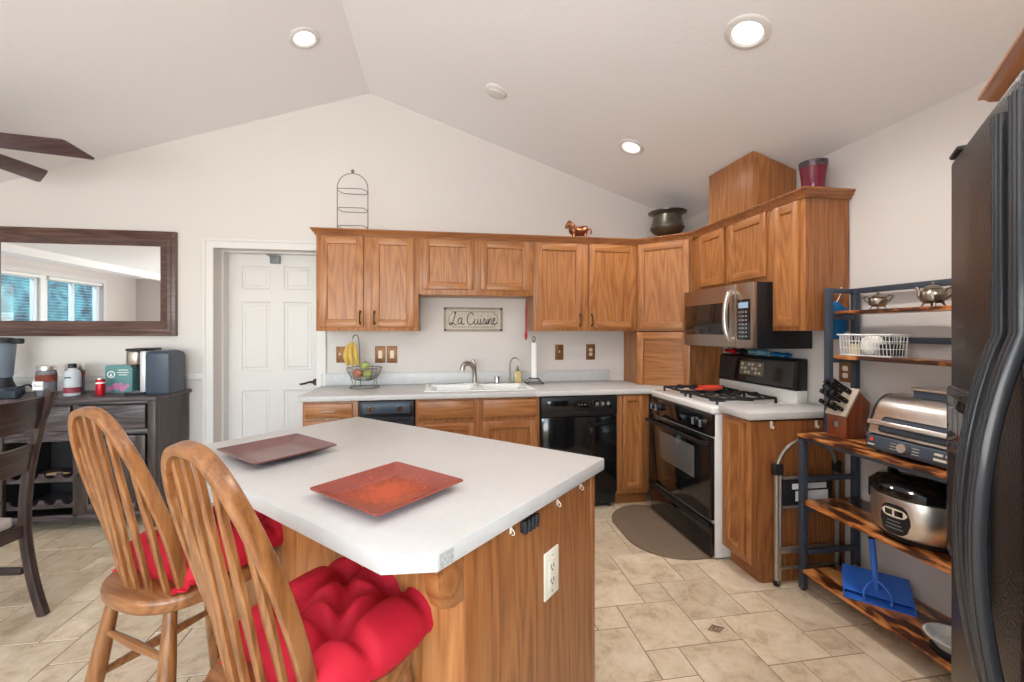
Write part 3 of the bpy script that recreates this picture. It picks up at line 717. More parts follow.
for k, (dx, dy, dz, mm, lab, nm) in enumerate(((-.048, -.045, .112, APPLE, 'reddish apple at the left in the wire basket', 'apple'), (.035, -.055, .108, LIME, 'green fruit at the front right of the wire basket', 'pear'),
                                         (-.012, .045, .112, APPLE, 'reddish apple at the back of the wire basket', 'apple'), (.006, -.012, .168, LIME, 'green fruit topmost in the wire basket', 'pear'))):
    b = MB(); q = .036
    b.lathe([(.001, -q * .8), (q * .55, -q * .95), (q * .95, -q * .35), (q, .1 * q), (q * .8, .7 * q), (q * .35, .9 * q), (.001, .75 * q)], mm, 18); b.cyl((0, 0, q * .7), (.004, 0, q * 1.15), .002, BRONZE, n=6)
    tag(b.build(nm, loc=(-.63 + dx, 3.60 + dy, CT + dz + .006)), lab, 'fruit')
# wall plates
def plate(label, x, z, w_, h_, kind):
    t = thing('wall_plate', label, 'switch plate', (x, YB - .0005, z))
    b = MB(); b.box(-w_ / 2, w_ / 2, -.006, 0, -h_ / 2, h_ / 2, COPPER, .003)
    for k in (-1, 1): b.cyl((0, -.0075, k * h_ * .38), (0, -.005, k * h_ * .38), .003, BRONZE, n=8)
    b.build('cover', t)
    if kind == 'double':
        for s_ in (-1, 1):
            b = MB(); b.box(s_ * w_ / 4 - .005, s_ * w_ / 4 + .005, -.016, -.005, -.004, .014, IVORY, .002); b.build('toggle', t)
    elif kind == 'rocker':
        b = MB(); b.box(-.016, .016, -.009, -.005, -.033, .033, IVORY, .003); b.build('rocker', t)
    elif kind == 'toggle':
        b = MB(); b.box(-.005, .005, -.016, -.005, -.004, .014, IVORY, .002); b.build('toggle', t)
    else:
        b = MB()
        for s_ in (-1, 1): b.prism([(p[0], p[1] + s_ * .02) for p in rrect(-.016, .016, -.014, .014, .008)], -.008, -.005, IVORY, 'xz'); b.box(-.007, -.004, -.0085, -.006, s_ * .02 - .004, s_ * .02 + .006, DARKB); b.box(.004, .007, -.0085, -.006, s_ * .02 - .004, s_ * .02 + .006, DARKB)
        b.build('socket', t)
    return t
plate('copper double switch plate on the wall behind the bananas', -.832, 1.175, .115, .135, 'double')
plate('left of the two copper plates with white insert by the fruit basket', -.534, 1.173, .085, .142, 'rocker')
plate('right of the two copper plates with white insert by the fruit basket', -.437, 1.173, .085, .142, 'rocker')
plate('copper toggle switch plate on the wall right of the paper-towel stand', 1.03, 1.181, .078, .138, 'toggle')
plate('copper outlet plate on the wall nearest the appliance garage', 1.325, 1.181, .085, .142, 'outlet')
# La Cuisine sign
t = thing('wall_sign', 'framed wooden sign lettered La Cuisine above the sink', 'sign', (.254, YB - .0005, 1.474))
b = MB(); hw, hh = .256, .104
b.box(-hw, hw, -.014, 0, -hh, hh, SIGNM, .003); b.build('board', t)
b = MB()
for a in ((-hw, hw, hh - .018, hh), (-hw, hw, -hh, -hh + .018), (-hw, -hw + .018, -hh, hh), (hw - .018, hw, -hh, hh)): b.box(a[0], a[1], -.022, -.012, a[2], a[3], SIGNF, .004)
for sx in (-1, 1):
    for sz in (-1, 1): b.cyl((sx * (hw - .012), -.027, sz * (hh - .012)), (sx * (hw - .012), -.02, sz * (hh - .012)), .010, BRONZE, n=10)
iw, ih = hw - .045, hh - .038
P = [(iw - .03, ih), (-iw + .03, ih)] + [(p[0], p[1]) for p in arc(-iw, ih, .03, 0, -90, 4)] + [(-iw, -ih + .03)] + arc(-iw, -ih, .03, 90, 0, 4) + [(iw - .03, -ih)] + arc(iw, -ih, .03, 180, 90, 4) + [(iw, ih - .03)] + arc(iw, ih, .03, 270, 180, 4)
b.tube([(p[0], -.0145, p[1]) for p in P], .002, BRONZE, 5, closed=True)
b.build('frame', t)
b = MB()
INK = plain('sign_ink', S(52, 44, 40), .7)
strokes = [
 [(-.165, .052), (-.150, .066), (-.160, .030), (-.178, -.030), (-.196, -.050), (-.204, -.038), (-.188, -.030), (-.160, -.044), (-.142, -.046)],            # L
 [(-.098, .004), (-.115, .012), (-.132, -.012), (-.126, -.040), (-.108, -.034), (-.098, -.006)], [(-.096, .010), (-.100, -.030), (-.088, -.044), (-.076, -.034)],   # a
 [(.002, .036), (-.010, .056), (-.034, .050), (-.050, .016), (-.048, -.026), (-.030, -.046), (-.006, -.036), (.006, -.020)],              # C
 [(.012, .006), (.010, -.030), (.022, -.044), (.038, -.026), (.042, .006)], [(.042, .006), (.040, -.034), (.050, -.044), (.060, -.030), (.066, .006)],   # u
 [(.066, .006), (.063, -.034), (.072, -.044), (.082, -.030)],                                                                              # i
 [(.082, -.030), (.098, .010), (.104, -.010), (.104, -.036), (.092, -.042), (.086, -.034)], [(.104, -.040), (.116, -.030), (.122, .006)],  # s
 [(.122, .006), (.119, -.034), (.127, -.044)], [(.127, -.044), (.138, .004), (.137, -.042)], [(.138, -.020), (.150, .008), (.158, -.004), (.156, -.036), (.164, -.044), (.172, -.032)],   # i n
 [(.172, -.024), (.188, -.006), (.190, .008), (.180, .010), (.174, -.016), (.182, -.042), (.200, -.036), (.208, -.024)]]   # e
for st in strokes: b.tube([(p[0] - .002, -.0150, p[1]) for p in smooth([(x, z, 0) for x, z in st], 5)], .0036, INK, 6)
for x, z in ((.070, .028), (.126, .028)): b.ball((x, -.0150, z), .005, .003, .005, INK, 8, 6)
b.build('lettering', t)
# red brush hanging under the cabinet
t = thing('hanging_brush', 'red long-handled dish brush hanging beside the tall corner cabinet', 'brush', (.700, 3.66, 1.30))
b = MB(); b.tube(smooth([(0, 0, .34), (.0, 0, .27), (0, 0, .06)]), [.004] * 6 + [.007] * 7, REDP, 8); b.tube([(-.004, 0, .34), (-.02, 0, .352)], .0015, WIREW, 5); b.tube([(-.02, 0, .352), (-.014, 0, .39)], .0015, WIREW, 5); b.build('handle', t)
b = MB(); b.ball((0, 0, .035), .013, .010, .04, REDP, 12, 8); b.build('brush_head', t)

# ================================================================== ABOVE THE CABINETS
CZ = 2.1507
t = thing('plate_stand', 'arched grey wire plate stand on top of the left wall cabinet', 'plate stand', (-.725, 3.62, CZ))
b = MB()
hw = .118
b.tube([(-hw, 0, .0)] + [(-hw, 0, .37)] + [(p[0], 0, p[1]) for p in arc(0, .37, hw, 180, 0, 14)] + [(hw, 0, .0)], .0035, WIRE, 8)
b.ball((0, 0, .505), .014, .012, .016, WIRE, 12, 8)
b.build('arch', t)
for z in (.34, .19, .05):
    b = MB(); P = [(-hw, 0, z + .02), (-.04, -.12, z), (hw * .9, -.06, z + .01), (hw, 0, z + .005), (.03, .11, z + .03), (-hw * .75, .06, z + .025)]
    P = [(-hw, -.0, z + .008), (-.088, -.075, z), (.035, -.105, z - .006), (.09, -.07, z + .004), (hw, 0, z + .004), (.088, .075, z + .006), (-.035, .105, z + .014), (-.09, .07, z + .006)]
    b.tube(P, .003, WIRE, 6, closed=True); b.build('tier', t)
# horse
t = thing('horse_figurine', 'small copper horse figurine on top of the corner-side cabinet', 'figurine', (1.12, 3.49, CZ))
b = MB()
b.tube(smooth([(.075, 0, .066), (.05, 0, .068), (0, 0, .058), (-.045, 0, .066), (-.062, 0, .095), (-.078, 0, .118), (-.098, 0, .108), (-.112, 0, .082)], 4),
       [1.25 * q for q in [.012, .022, .030, .033, .034, .034, .034, .033, .032, .032, .032, .033, .034, .032, .029, .026, .024, .022, .021, .020, .019, .018, .017, .015, .014, .012, .011, .011, .010][:29]], COPPERF, 12)
b.build('body', t)
for x, y in ((-.045, -.015), (-.04, .015), (.055, -.015), (.06, .015)):
    b = MB(); b.tube([(x, y, .055), (x - .004, y, .028), (x + .002, y, .008), (x - .002, y, .0005)], [.018, .013, .011, .013], COPPERF, 8); b.build('leg', t)
b = MB(); b.tube(smooth([(.078, 0, .072), (.10, 0, .082), (.108, 0, .06), (.104, 0, .04)], 4), .007, COPPERF, 8); b.build('tail', t)
b = MB(); b.tube(smooth([(-.05, 0, .095), (-.062, 0, .122), (-.082, 0, .138), (-.098, 0, .122)], 4), [.010] * 12 + [.006], COPPERF, 8)
for y in (-.008, .008): b.tube([(-.084, y, .132), (-.088, y * 1.2, .152)], [.005, .001], COPPERF, 6)
b.build('mane', t)
# kettle pot
t = thing('kettle_pot', 'black round-bottomed metal pot on little feet on the corner cabinet', 'pot', (1.885, 3.43, CZ)); t.scale = (.94, .94, 1.0)
b = MB()
b.lathe([(.001, .028), (.07, .034), (.12, .058), (.148, .088), (.150, .10), (.146, .108), (.128, .165), (.122, .20), (.132, .212), (.166, .226), (.168, .234), (.130, .228), (.112, .20), (.135, .11), (.10, .06), (.001, .045)], POTM, 40); b.build('bowl', t)
for a in (-70, 50, 170):
    b = MB(); c, s_ = math.cos(R(a)), math.sin(R(a)); b.tube([(.06 * c, .06 * s_, .036), (.066 * c, .066 * s_, .018), (.068 * c, .068 * s_, .0005)], [.012, .008, .012], COPPERF, 8); b.build('foot', t)
# burgundy vase
t = thing('flower_pot', 'burgundy glass flower pot with silver rim on the right-hand cabinet end', 'vase', (2.105, 2.185, CZ))
b = MB(); b.lathe([(.001, 0.0005), (.050, 0.0005), (.054, .01), (.062, .11), (.068, .160), (.061, .160), (.048, .02), (.001, .015)], BURG, 32); b.build('body', t)
b = MB(); b.lathe([(.0685, .158), (.070, .165), (.072, .192), (.065, .192), (.062, .158)], SILV, 32, cap=False); b.build('rim', t)

# ================================================================== STOVE and MICROWAVE
SXF, SY1_, SY0_ = 1.572, 3.108, 2.350
t = thing('gas_range', 'white and black gas range with stainless trim between the corner and small counter', 'stove', (SXF, SY1_, 0), -90)
W, D = SY1_ - SY0_, XR - .015 - SXF
b = MB(); b.box(.002, W - .002, .03, D - .02, .012, .872, ENAMEL, .004); b.box(.03, W - .03, .06, D - .06, .0005, .012, BLKP); b.build('body', t)
b = MB(); b.box(0, W, .004, D - .06, .872, .918, ENAMEL, .012, seg=3)
b.build('cooktop', t)
b = MB(); b.box(.004, W - .004, .006, .03, .738, .870, BLK, .004); b.build('control_panel', t)
for x in (.055, .125, W - .155, W - .075):
    b = MB(); b.cyl((x, -.020, .806), (x, .006, .806), .024, BLKM, r1=.028, n=24); b.box(x - .005, x + .005, -.032, -.018, .784, .828, GREYP, .003); b.build('knob', t)
d = MB(); d.box(.006, W - .006, -.004, .028, .235, .728, BLK, .006); dr_ = d.build('oven_door', t)
b = MB(); b.box(.14, W - .17, -.006, .0, .44, .64, plain('oven_glass', S(96, 94, 92), .10, coat=.6), .004); b.build('window', dr_)
b = MB(); b.tube(smooth([(.03, -.004, .695), (.035, -.04, .70), (.08, -.048, .70), (W - .08, -.048, .70), (W - .035, -.04, .70), (W - .03, -.004, .695)], 5), .013, BLKM, 10); b.build('handle', dr_)
b = MB(); b.box(.006, W - .006, -.002, .028, .022, .215, BLK, .006); dw_ = b.build('drawer', t)
b = MB(); b.box(.006, W - .006, -.02, .0, .188, .222, BLKM, .008); b.build('handle', dw_)
# burner grates
for gx, lab in ((.06, 0), (W / 2 + .03, 1)):
    b = MB(); gw, y0, y1 = W / 2 - .09, .08, D - .17
    zt = .962
    def bar(p, q, r_=.008): b.tube([p, q], r_, CAST, 6)
    for y in (y0, (y0 + y1) / 2, y1): bar((gx, y, zt - .012), (gx + gw, y, zt - .012))
    for x in (gx, gx + gw): bar((x, y0, zt - .012), (x, y1, zt - .012))
    for yc in (y0 + (y1 - y0) * .25, y0 + (y1 - y0) * .75):
        for a in range(0, 360, 90):
            c, s_ = math.cos(R(a)), math.sin(R(a)); r1_ = gw / 2 if a % 180 == 0 else (y1 - y0) / 4
            b.tube([(gx + gw / 2 + c * r1_, yc + s_ * r1_, zt - .012), (gx + gw / 2 + c * r1_ * .8, yc + s_ * r1_ * .8, zt), (gx + gw / 2 + c * .03, yc + s_ * .03, zt)], .009, CAST, 6)
    for x in (gx, gx + gw):
        for y in (y0, y1): bar((x, y, zt - .012), (x, y, .918))
    b.build('burner_grate', t)
    for yc in (y0 + (y1 - y0) * .25, y0 + (y1 - y0) * .75):
        b = MB(); b.lathe([(.05, .9185), (.05, .926), (.036, .928), (.034, .936), (.001, .938)], CAST, 20, c=(gx + gw / 2, yc, 0)); b.build('burner', t)
# backguard
b = MB()
b.box(0.0, W, D - .075, D, .915, 1.0, ENAMEL, .004)
b.prism([(D - .085, 1.0), (D - .065, 1.185), (D - .045, 1.197), (D, 1.197), (D, 1.0)], 0.0, W, BLKM, 'yz', .004)
b.build('backguard', t)
def backq(x0, x1, z0, z1, m, off=.003):
    f = lambda z: D - .085 + .020 * (z - 1.0) / .185 - off
    b.prism([(f(z0), z0), (f(z1), z1), (f(z1) + .004, z1), (f(z0) + .004, z0)], x0, x1, m, 'yz')
b = MB(); backq(.02, W - .02, 1.015, 1.175, BLK, .0025); backq(.24, .48, 1.06, 1.155, plain('clock_panel', S(122, 112, 96), .4), .004)
for r_ in range(3):
    for c_ in range(6): backq(.255 + c_ * .035, .278 + c_ * .035, 1.07 + r_ * .028, 1.088 + r_ * .028, IVORY if (r_ + c_) % 3 else GREYP, .005)
b.build('clock_panel', t)
# spoon rest
t = thing('spoon_rest', 'orange-red ceramic spoon rest on the stove grates', 'spoon rest', (1.80, 2.70, .9685), 25)
b = MB(); b.lathe([(.001, .0), (.05, .0), (.072, .014), (.078, .024), (.070, .022), (.048, .008), (.001, .007)], REDC, 28, sx=1.25); b.build('dish', t)
b = MB(); b.box(-.15, -.075, -.02, .02, .010, .020, REDC, .006); b.build('handle', t)
# cloths on the backguard
for (x, m, w_, h_, lab) in ((.10, REDF, .12, .045, 'red folded oven mitt on the stove back ledge'), (.235, BLKP, .13, .046, 'black folded oven mitt on the stove back ledge'),
                            (.39, LBLUE, .17, .050, 'light blue folded cloth on the stove back ledge'), (.58, BLUEF, .14, .036, 'dark blue pot holder at the right of the stove back ledge')):
    b = MB(); rows = []
    for i in range(9):
        q = i / 8; rows.append([(x + (q - .5) * w_, .028 * math.cos(a) , .5 * h_ + (.5 * h_) * math.sin(a) * (.75 + .25 * math.sin(q * 9 + x * 20)) * (1 if 0 < i < 8 else .6)) for a in [2 * math.pi * j / 12 for j in range(12)]])
    b.rings(rows, m); o = b.build('oven_mitt' if 'mitt' in lab else ('folded_cloth' if 'cloth' in lab else 'pot_holder'), loc=(XR - .05, SY1_, 1.1975), rz=-90); tag(o, lab, 'kitchen cloth')
# microwave
MXF, MY1, MY0 = 1.835, 3.072, 2.322
t = thing('microwave_oven', 'stainless over-the-range microwave under the small wall cabinet', 'microwave', (MXF, MY1, 0), -90)
W, D = MY1 - MY0, XR - .006 - MXF; z0, z1 = 1.262, 1.668
b = MB(); b.box(0.002, W - .002, .02, D, z0, z1, BLKM, .004); b.box(.12, W - .12, .06, .20, z0 - .004, z0 + .002, GREYP); b.build('body', t)
b = MB(); xd = W * .79
b.box(0, xd - .002, -.008, .022, z0 + .004, z1 - .002, STEELW, .006); b.box(.022, xd - .06, -.010, -.006, z0 + .085, z1 - .11, BLK, .004)
o = b.build('door', t)
b = MB(); hx = xd - .03
b.tube(smooth([(hx, -.008, z0 + .05), (hx, -.04, z0 + .07), (hx - .006, -.056, z0 + .15), (hx - .006, -.056, z1 - .15), (hx, -.04, z1 - .07), (hx, -.008, z1 - .05)], 6), .016, STEEL, 12); b.build('handle', o)
b = MB(); b.box(xd, W, -.008, .022, z0 + .004, z1 - .002, STEELW, .006); b.box(xd + .018, W - .022, -.010, -.006, z0 + .055, z1 - .10, BLK, .003)
b.box(xd + .032, W - .04, -.0115, -.0095, z1 - .155, z1 - .120, DISP)
for r_ in range(7):
    for c_ in range(3): b.box(xd + .034 + c_ * .028, xd + .052 + c_ * .028, -.0112, -.0095, z0 + .07 + r_ * .025, z0 + .082 + r_ * .025, GREYP)
b.build('control_panel', t)

# ================================================================== ISLAND
t = thing('kitchen_island', 'oak kitchen island base with a pale laminate top set at an angle', 'kitchen island', (0, 0, 0), -45)
UR, UL, W0, W1 = -.673, -1.96, .731, 1.42
b = MB(); b.box(UL, UR, W0, W1, .002, .872, OAK[2], .003); b.build('body', t)
b = MB(); b.box(UR, UR + .006, W0 + .0, W0 + .10, .002, .871, OAKD[2], .002); b.box(UR, UR + .004, W0 + .1005, W1 - .03, .002, .871, OAKD[2]); b.box(UR, UR + .006, W1 - .030, W1 + .002, .002, .871, OAKD[2], .002)
b.build('end_panel', t)
b = MB(); b.prism([(W0 - .001, .871), (W0 - .001, .755), (W0 - .03, .752), (W0 - .065, .765), (W0 - .082, .80), (W0 - .085, .871)], UR - .035, UR + .006, OAKD[0], 'yz', .003); b.build('corbel', t)
b = MB(); b.prism([(W0 - .001, .871), (W0 - .001, .755), (W0 - .03, .752), (W0 - .065, .765), (W0 - .082, .80), (W0 - .085, .871)], UL, UL + .04, OAKD[0], 'yz', .003); b.build('corbel', t)
poly = [(-.454, 2.401), (-.976, 1.881), (-.978, 1.751), (-.594, 1.365), (-.127, .903), (-.013, .896), (.022, .931), (.569, 1.475)]
pl = [((x - y) * s2, (x + y) * s2) for x, y in poly]
b = MB(); b.prism(pl, .872, .914, LAM, 'xy', .004); top = b.build('island_top', t)
b = MB(); a0, a1 = Vector(pl[5]), Vector(pl[6])
LM = plain('torn_edge_core', S(168, 166, 162), .8, var=.35, vscale=120)
dd = (a1 - a0); nn = Vector((dd.y, -dd.x)).normalized()
b.prism([a0 + dd * .12 + nn * .0008, a1 - dd * .05 + nn * .0008, a1 - dd * .05 - nn * .001, a0 + dd * .12 - nn * .001], .877, .907, LM, 'xy'); b.build('bare_edge', top)['label'] = 'chipped corner edge without laminate'
# things on the island's end panel
def onface(wv, z): return (UR + .0045, wv, z)
t = thing('wall_outlet', 'ivory outlet plate on the side of the island', 'outlet', (0, 0, 0), -45)
b = MB(); b.box(UR + .0043, UR + .010, 1.075, 1.157, .574, .714, IVORY, .003)
for z in (.59, .698): b.cyl((UR + .0095, 1.116, z), (UR + .0108, 1.116, z), .003, GREYP, n=8)
b.build('cover', t)
b = MB(); b.box(UR + .009, UR + .0115, 1.098, 1.134, .602, .686, IVORY, .002)
for z in (.622, .664):
    b.box(UR + .0112, UR + .0120, 1.107, 1.110, z - .004, z + .008, DARKB); b.box(UR + .0112, UR + .0120, 1.121, 1.124, z - .004, z + .008, DARKB); b.box(UR + .0112, UR + .0120, 1.113, 1.118, z - .012, z - .007, DARKB)
b.build('socket', t)
b = MB(); b.box(UR + .0043, UR + .014, .955, 1.035, .822, .852, BLKP, .004)
for k in range(4): b.cyl((UR + .014, .966 + k * .019, .820), (UR + .014, .966 + k * .019, .854), .008, BLKP, n=10)
o = b.build('cable_clip', rz=-45); tag(o, 'black ribbed cable clip under the island top edge', 'clip')
for wv, z, lab in ((.913, .846, 'tiny white hook on the island side left of the black clip'), (1.157, .841, 'tiny white hook on the island side above the outlet'), (1.31, .847, 'tiny white hook on the island side nearest its far corner')):
    b = MB(); b.box(UR + .0043, UR + .0065, wv - .005, wv + .005, z - .009, z + .009, IVORY, .001); b.tube(smooth([(UR + .006, wv, z + .006), (UR + .016, wv, z - .002), (UR + .016, wv, z - .010), (UR + .008, wv, z - .012)], 3), .0015, IVORY, 6)
    tag(b.build('adhesive_hook', rz=-45), lab, 'hook')
# plates on the island
def dinner_plate(label, x, y, m, rz, s_=.149):
    b = MB(); rows = []
    for f, z in ((.55, .002), (.57, .0), (.70, .004), (1.0, .024), (1.0, .028), (.72, .009), (.5, .006), (.02, .005)):
        rows.append([(s_ * f * p[0], s_ * f * p[1], z) for p in rrect(-1, 1, -1, 1, .06, 2)])
    b.rings(rows, m); o = b.build('dinner_plate', loc=(x, y, .9145), rz=rz); return tag(o, label, 'plate')
dinner_plate('square purplish-brown plate at the far left of the island top', -.607, 1.709, PLATE1, -45)
dinner_plate('square rust-orange speckled plate at the near corner of the island top', -.153, 1.243, PLATE2, -45)

# ================================================================== STOOLS
SZ = .628
def stool_seat():
    pts = []
    for i in range(40):
        a = 2 * math.pi * i / 40; c, s_ = math.cos(a), math.sin(a)
        rx = .214 if s_ > 0 else .198
        x = rx * math.copysign(abs(c) ** .80, c); y = .205 * math.copysign(abs(s_) ** .80, s_)
        pts.append((x, y))
    return pts
def make_stool():
    t = bpy.data.objects.new('windsor_stool', None); C.objects.link(t)
    b = MB(); b.prism(stool_seat(), SZ - .042, SZ, HONEY[0], 'xy', .012, seg=3); b.build('seat', t)
    legs = []
    for sx in (-1, 1):
        for sy in (-1, 1):
            p0 = Vector((sx * .135, sy * .135, SZ - .041)); p1 = Vector((sx * .215, sy * .215, .0005)); legs.append((sx, sy, p0, p1))
            b = MB(); n = 9; P = [p0.lerp(p1, i / n) for i in range(n + 1)]
            b.tube(P, [.016, .018, .021, .023, .0235, .023, .021, .019, .017, .015], HONEY[2], 12); b.build('leg', t)
    at = lambda sx, sy, z: Vector((sx, sy, 0)) * (.135 + .08 * (SZ - .041 - z) / (SZ - .041)) + Vector((0, 0, z))
    def strut(p, q, r_=.013):
        b = MB(); P = [p.lerp(q, i / 6) for i in range(7)]
        b.tube(P, [r_ * .7, r_ * .9, r_ * 1.1, r_ * 1.2, r_ * 1.1, r_ * .9, r_ * .7], HONEY[0], 10); b.build('stretcher', t)
    for sx in (-1, 1): strut(at(sx, -1, .33), at(sx, 1, .33))
    strut(at(-1, -1, .22), at(1, -1, .22), .015); strut(at(-1, 1, .20), at(1, 1, .20), .015)
    strut(at(-1, -1, .46), at(1, -1, .46), .011)
    # bow back, leaning away from the seat front
    H = 1.166 - SZ
    lean = lambda z: -.138 - .112 * (z / H) - .008 * (z / H) ** 2
    def bow(tt):                                             # tt 0..1 around the bow
        a = math.pi * (1 - tt)
        z = H * (abs(math.sin(a)) ** .62); x = .150 * math.copysign(abs(math.cos(a)) ** .72, math.cos(a))
        x *= (.94 + .14 * math.sin(math.pi * min(1, z / H * .9)))
        return (x, lean(z) + .040 * (abs(x) / .15) * (1 - z / H), SZ - .012 + z)
    P = [bow(i / 44) for i in range(45)]
    b = MB(); nrm = Vector((0, .96, -.28))
    b.tube(P, .01, HONEY[2], 12, flat=(.0165, .0105), up=(0, 1, .25)); b.build('back_bow', t)
    for k in range(6):
        x0 = -.108 + .0432 * k; xt = x0 * 1.12
        best = max((p for p in P if p[2] > SZ + .3), key=lambda p: -abs(p[0] - xt))
        p0 = Vector((x0, -.158 + .030 * (abs(x0) / .108) ** 2, SZ - .008)); p1 = Vector(best)
        n = 10; Q = [p0.lerp(p1, i / n) for i in range(n + 1)]
        ww = [.0075, .008, .009, .0115, .0155, .017, .0155, .012, .009, .0075, .0065]; th = [.0075, .0075, .007, .0065, .006, .006, .006, .0065, .007, .0065, .006]
        b = MB(); b.tube(Q, .01, HONEY[2], 8, flat=[(th[i], ww[i]) for i in range(n + 1)], up=(0, 1, .25)); b.build('spindle', t)
    return t
def copy_tree(o, parent=None):
    c = o.copy(); C.objects.link(c)
    if parent is not None: c.parent = parent
    for ch in [q for q in bpy.data.objects if q.parent == o]: copy_tree(ch, c)
    return c
def cushion(name, ang):
    """tufted square pad, closed surface"""
    b = MB(); n = 40; tb = bmesh.new(); hx, hy = .206, .190
    tufts = [(-.085, -.082), (.085, -.082), (-.085, .085), (.085, .085), (0, .0)]
    def h(u_, v_):
        x, y = u_ * hx, v_ * hy
        e = (1 - abs(u_) ** 4) * (1 - abs(v_) ** 4); base_ = max(0, e) ** .42
        d = 1.0
        for tx, ty in tufts: d *= 1 - .62 * math.exp(-((x - tx) ** 2 + (y - ty) ** 2) / .0011)
        cr = 0
        for (a, c) in ((0, 4), (1, 4), (2, 4), (3, 4), (0, 1), (2, 3), (0, 2), (1, 3)):
            ax, ay = tufts[a]; bx_, by_ = tufts[c]; dx, dy = bx_ - ax, by_ - ay; L2 = dx * dx + dy * dy
            q = max(0, min(1, ((x - ax) * dx + (y - ay) * dy) / L2)); dist = (x - ax - q * dx) ** 2 + (y - ay - q * dy) ** 2
            cr = max(cr, math.exp(-dist / .00035))
        for tx, ty in tufts[:4]:                              # creases from tufts to the edges
            for (ex, ey) in ((math.copysign(hx, tx), ty), (tx, math.copysign(hy, ty))):
                dx, dy = ex - tx, ey - ty; L2 = dx * dx + dy * dy
                q = max(0, min(1, ((x - tx) * dx + (y - ty) * dy) / L2)); dist = (x - tx - q * dx) ** 2 + (y - ty - q * dy) ** 2
                cr = max(cr, .8 * math.exp(-dist / .0003))
        return base_ * d * (1 - .42 * cr)
    top_, bot = {}, {}
    for i in range(n + 1):
        for j in range(n + 1):
            u_, v_ = -1 + 2 * i / n, -1 + 2 * j / n
            k = 1 - .10 * (u_ * v_) ** 2 + .012 * math.sin(7 * u_ + 2) * abs(v_) ** 4
            x, y = u_ * hx * k * (1 - .06 * (v_ < 0) * abs(v_)), v_ * hy * k
            hh_ = h(u_, v_)
            top_[i, j] = tb.verts.new((x, y, .030 + .082 * hh_))
            edge = i in (0, n) or j in (0, n)
            bot[i, j] = top_[i, j] if edge else tb.verts.new((x, y, .030 - .029 * min(1, hh_ * 1.6)))
    for i in range(n):
        for j in range(n):
            tb.faces.new((top_[i, j], top_[i + 1, j], top_[i + 1, j + 1], top_[i, j + 1]))
            tb.faces.new((bot[i, j], bot[i, j + 1], bot[i + 1, j + 1], bot[i + 1, j]))
    bmesh.ops.recalc_face_normals(tb, faces=list(tb.faces))
    b.merge(tb, CUSH); return b
def make_cushion(label, loc, rz):
    t = thing('seat_cushion', label, 'cushion', loc, rz)
    cushion('pad', 0).build('pad', t, sharp=80)
    for sx in (-1, 1):
        for k, (ang, L) in enumerate(((250, .042), (290, .034))):
            b = MB(); c, s_ = math.cos(R(ang)) * (1 if sx > 0 else -1), math.sin(R(ang)); rows = []
            x0, y0 = sx * .150, -.160
            for i in range(6):
                q = i / 5; wv = .006 + .014 * q
                px, py = x0 + c * L * q, y0 + s_ * L * q; z = .026 - .020 * q + .004 * math.sin(6 * q + k)
                rows.append([(px - s_ * wv, py + c * wv, z), (px, py, z + .004), (px + s_ * wv, py - c * wv, z), (px, py, z - .003)])
            b.rings(rows, CUSH); b.build('tie', t)
    return t
def uw(u_, w_): return ((u_ + w_) * s2, (w_ - u_) * s2)
stA = make_stool(); stB = copy_tree(stA)
for st, (u_, w_), ph, lab, cl, cx_ in ((stA, (-1.650, .516), -45 + 13, 'honey-coloured Windsor stool farther from the camera, beside the sideboard', 'red tufted cushion on the far stool', .0),
                                 (stB, (-.962, .542), -45 + 6, 'honey-coloured Windsor stool nearest the camera at the island corner', 'red tufted cushion on the near stool', .015)):
    x, y = uw(u_, w_); st.location = (x, y, 0); st.rotation_euler = (0, 0, R(ph))
    tag(st, lab, 'stool', 'Windsor stools at the island')
    c, s_ = math.cos(R(ph)), math.sin(R(ph)); off = .066
    make_cushion(cl, (x - s_ * off + c * cx_, y + c * off + s_ * cx_, SZ + .0005), ph)
#PART2

# ================================================================== REFRIGERATOR
FX, FYY, FH = 1.195, .854, 1.772
fr = thing('refrigerator', 'black side-by-side refrigerator with long curved handles at the right edge', 'refrigerator', (FX, FYY, 0), -135)
W = .91
b = MB(); b.box(.004, W - .004, .062, .70, .03, FH - .006, FRIDGE, .006); b.box(.03, W - .03, .10, .66, .0005, .03, BLKP); b.build('body', fr)
XS = .475
b = MB(); b.box(0, XS - .003, 0, .058, .085, FH, FRIDGE, .014, seg=3); df = b.build('freezer_door', fr)
b = MB(); b.box(XS + .003, W, 0, .058, .085, FH, FRIDGE, .014, seg=3); dg = b.build('fridge_door', fr)
b = MB(); b.box(.01, W - .01, .02, .06, .015, .08, BLKP, .004); b.build('kick_grille', fr)
for x in (.045, W - .045):
    b = MB(); b.box(x - .038, x + .038, -.004, .10, FH + .0005, FH + .012, BLKP, .008); b.build('hinge_cover', fr)
def fhandle(parent, x, wd):
    P, fl = [], []
    for i in range(61):
        z = 1.712 - (1.712 - .22) * i / 60
        if z > 1.36: y = -.012
        elif z > .74:
            q = (1.36 - z) / .62; y = -.012 - .045 * math.sin(math.pi * q) ** .8
        else: y = -.012
        P.append((x, y, z)); fl.append((.010, wd))
    b = MB(); b.tube(P, .01, FHAND, 16, flat=fl, up=(0, 1, 0))
    b.tube([(p[0] - wd * .55, p[1] - .009, p[2]) for p in P], .0035, FHAND, 8); b.tube([(p[0] + wd * .55, p[1] - .009, p[2]) for p in P], .0035, FHAND, 8)
    for z0_, z1_ in ((1.30, 1.705), (.24, .80)): b.box(x - wd * .8, x + wd * .8, -.010, .004, z0_, z1_, FHAND, .004)
    return b.build('handle', parent)
fhandle(df, XS - .040, .013); fhandle(dg, XS + .042, .014)
b = MB(); rows = []
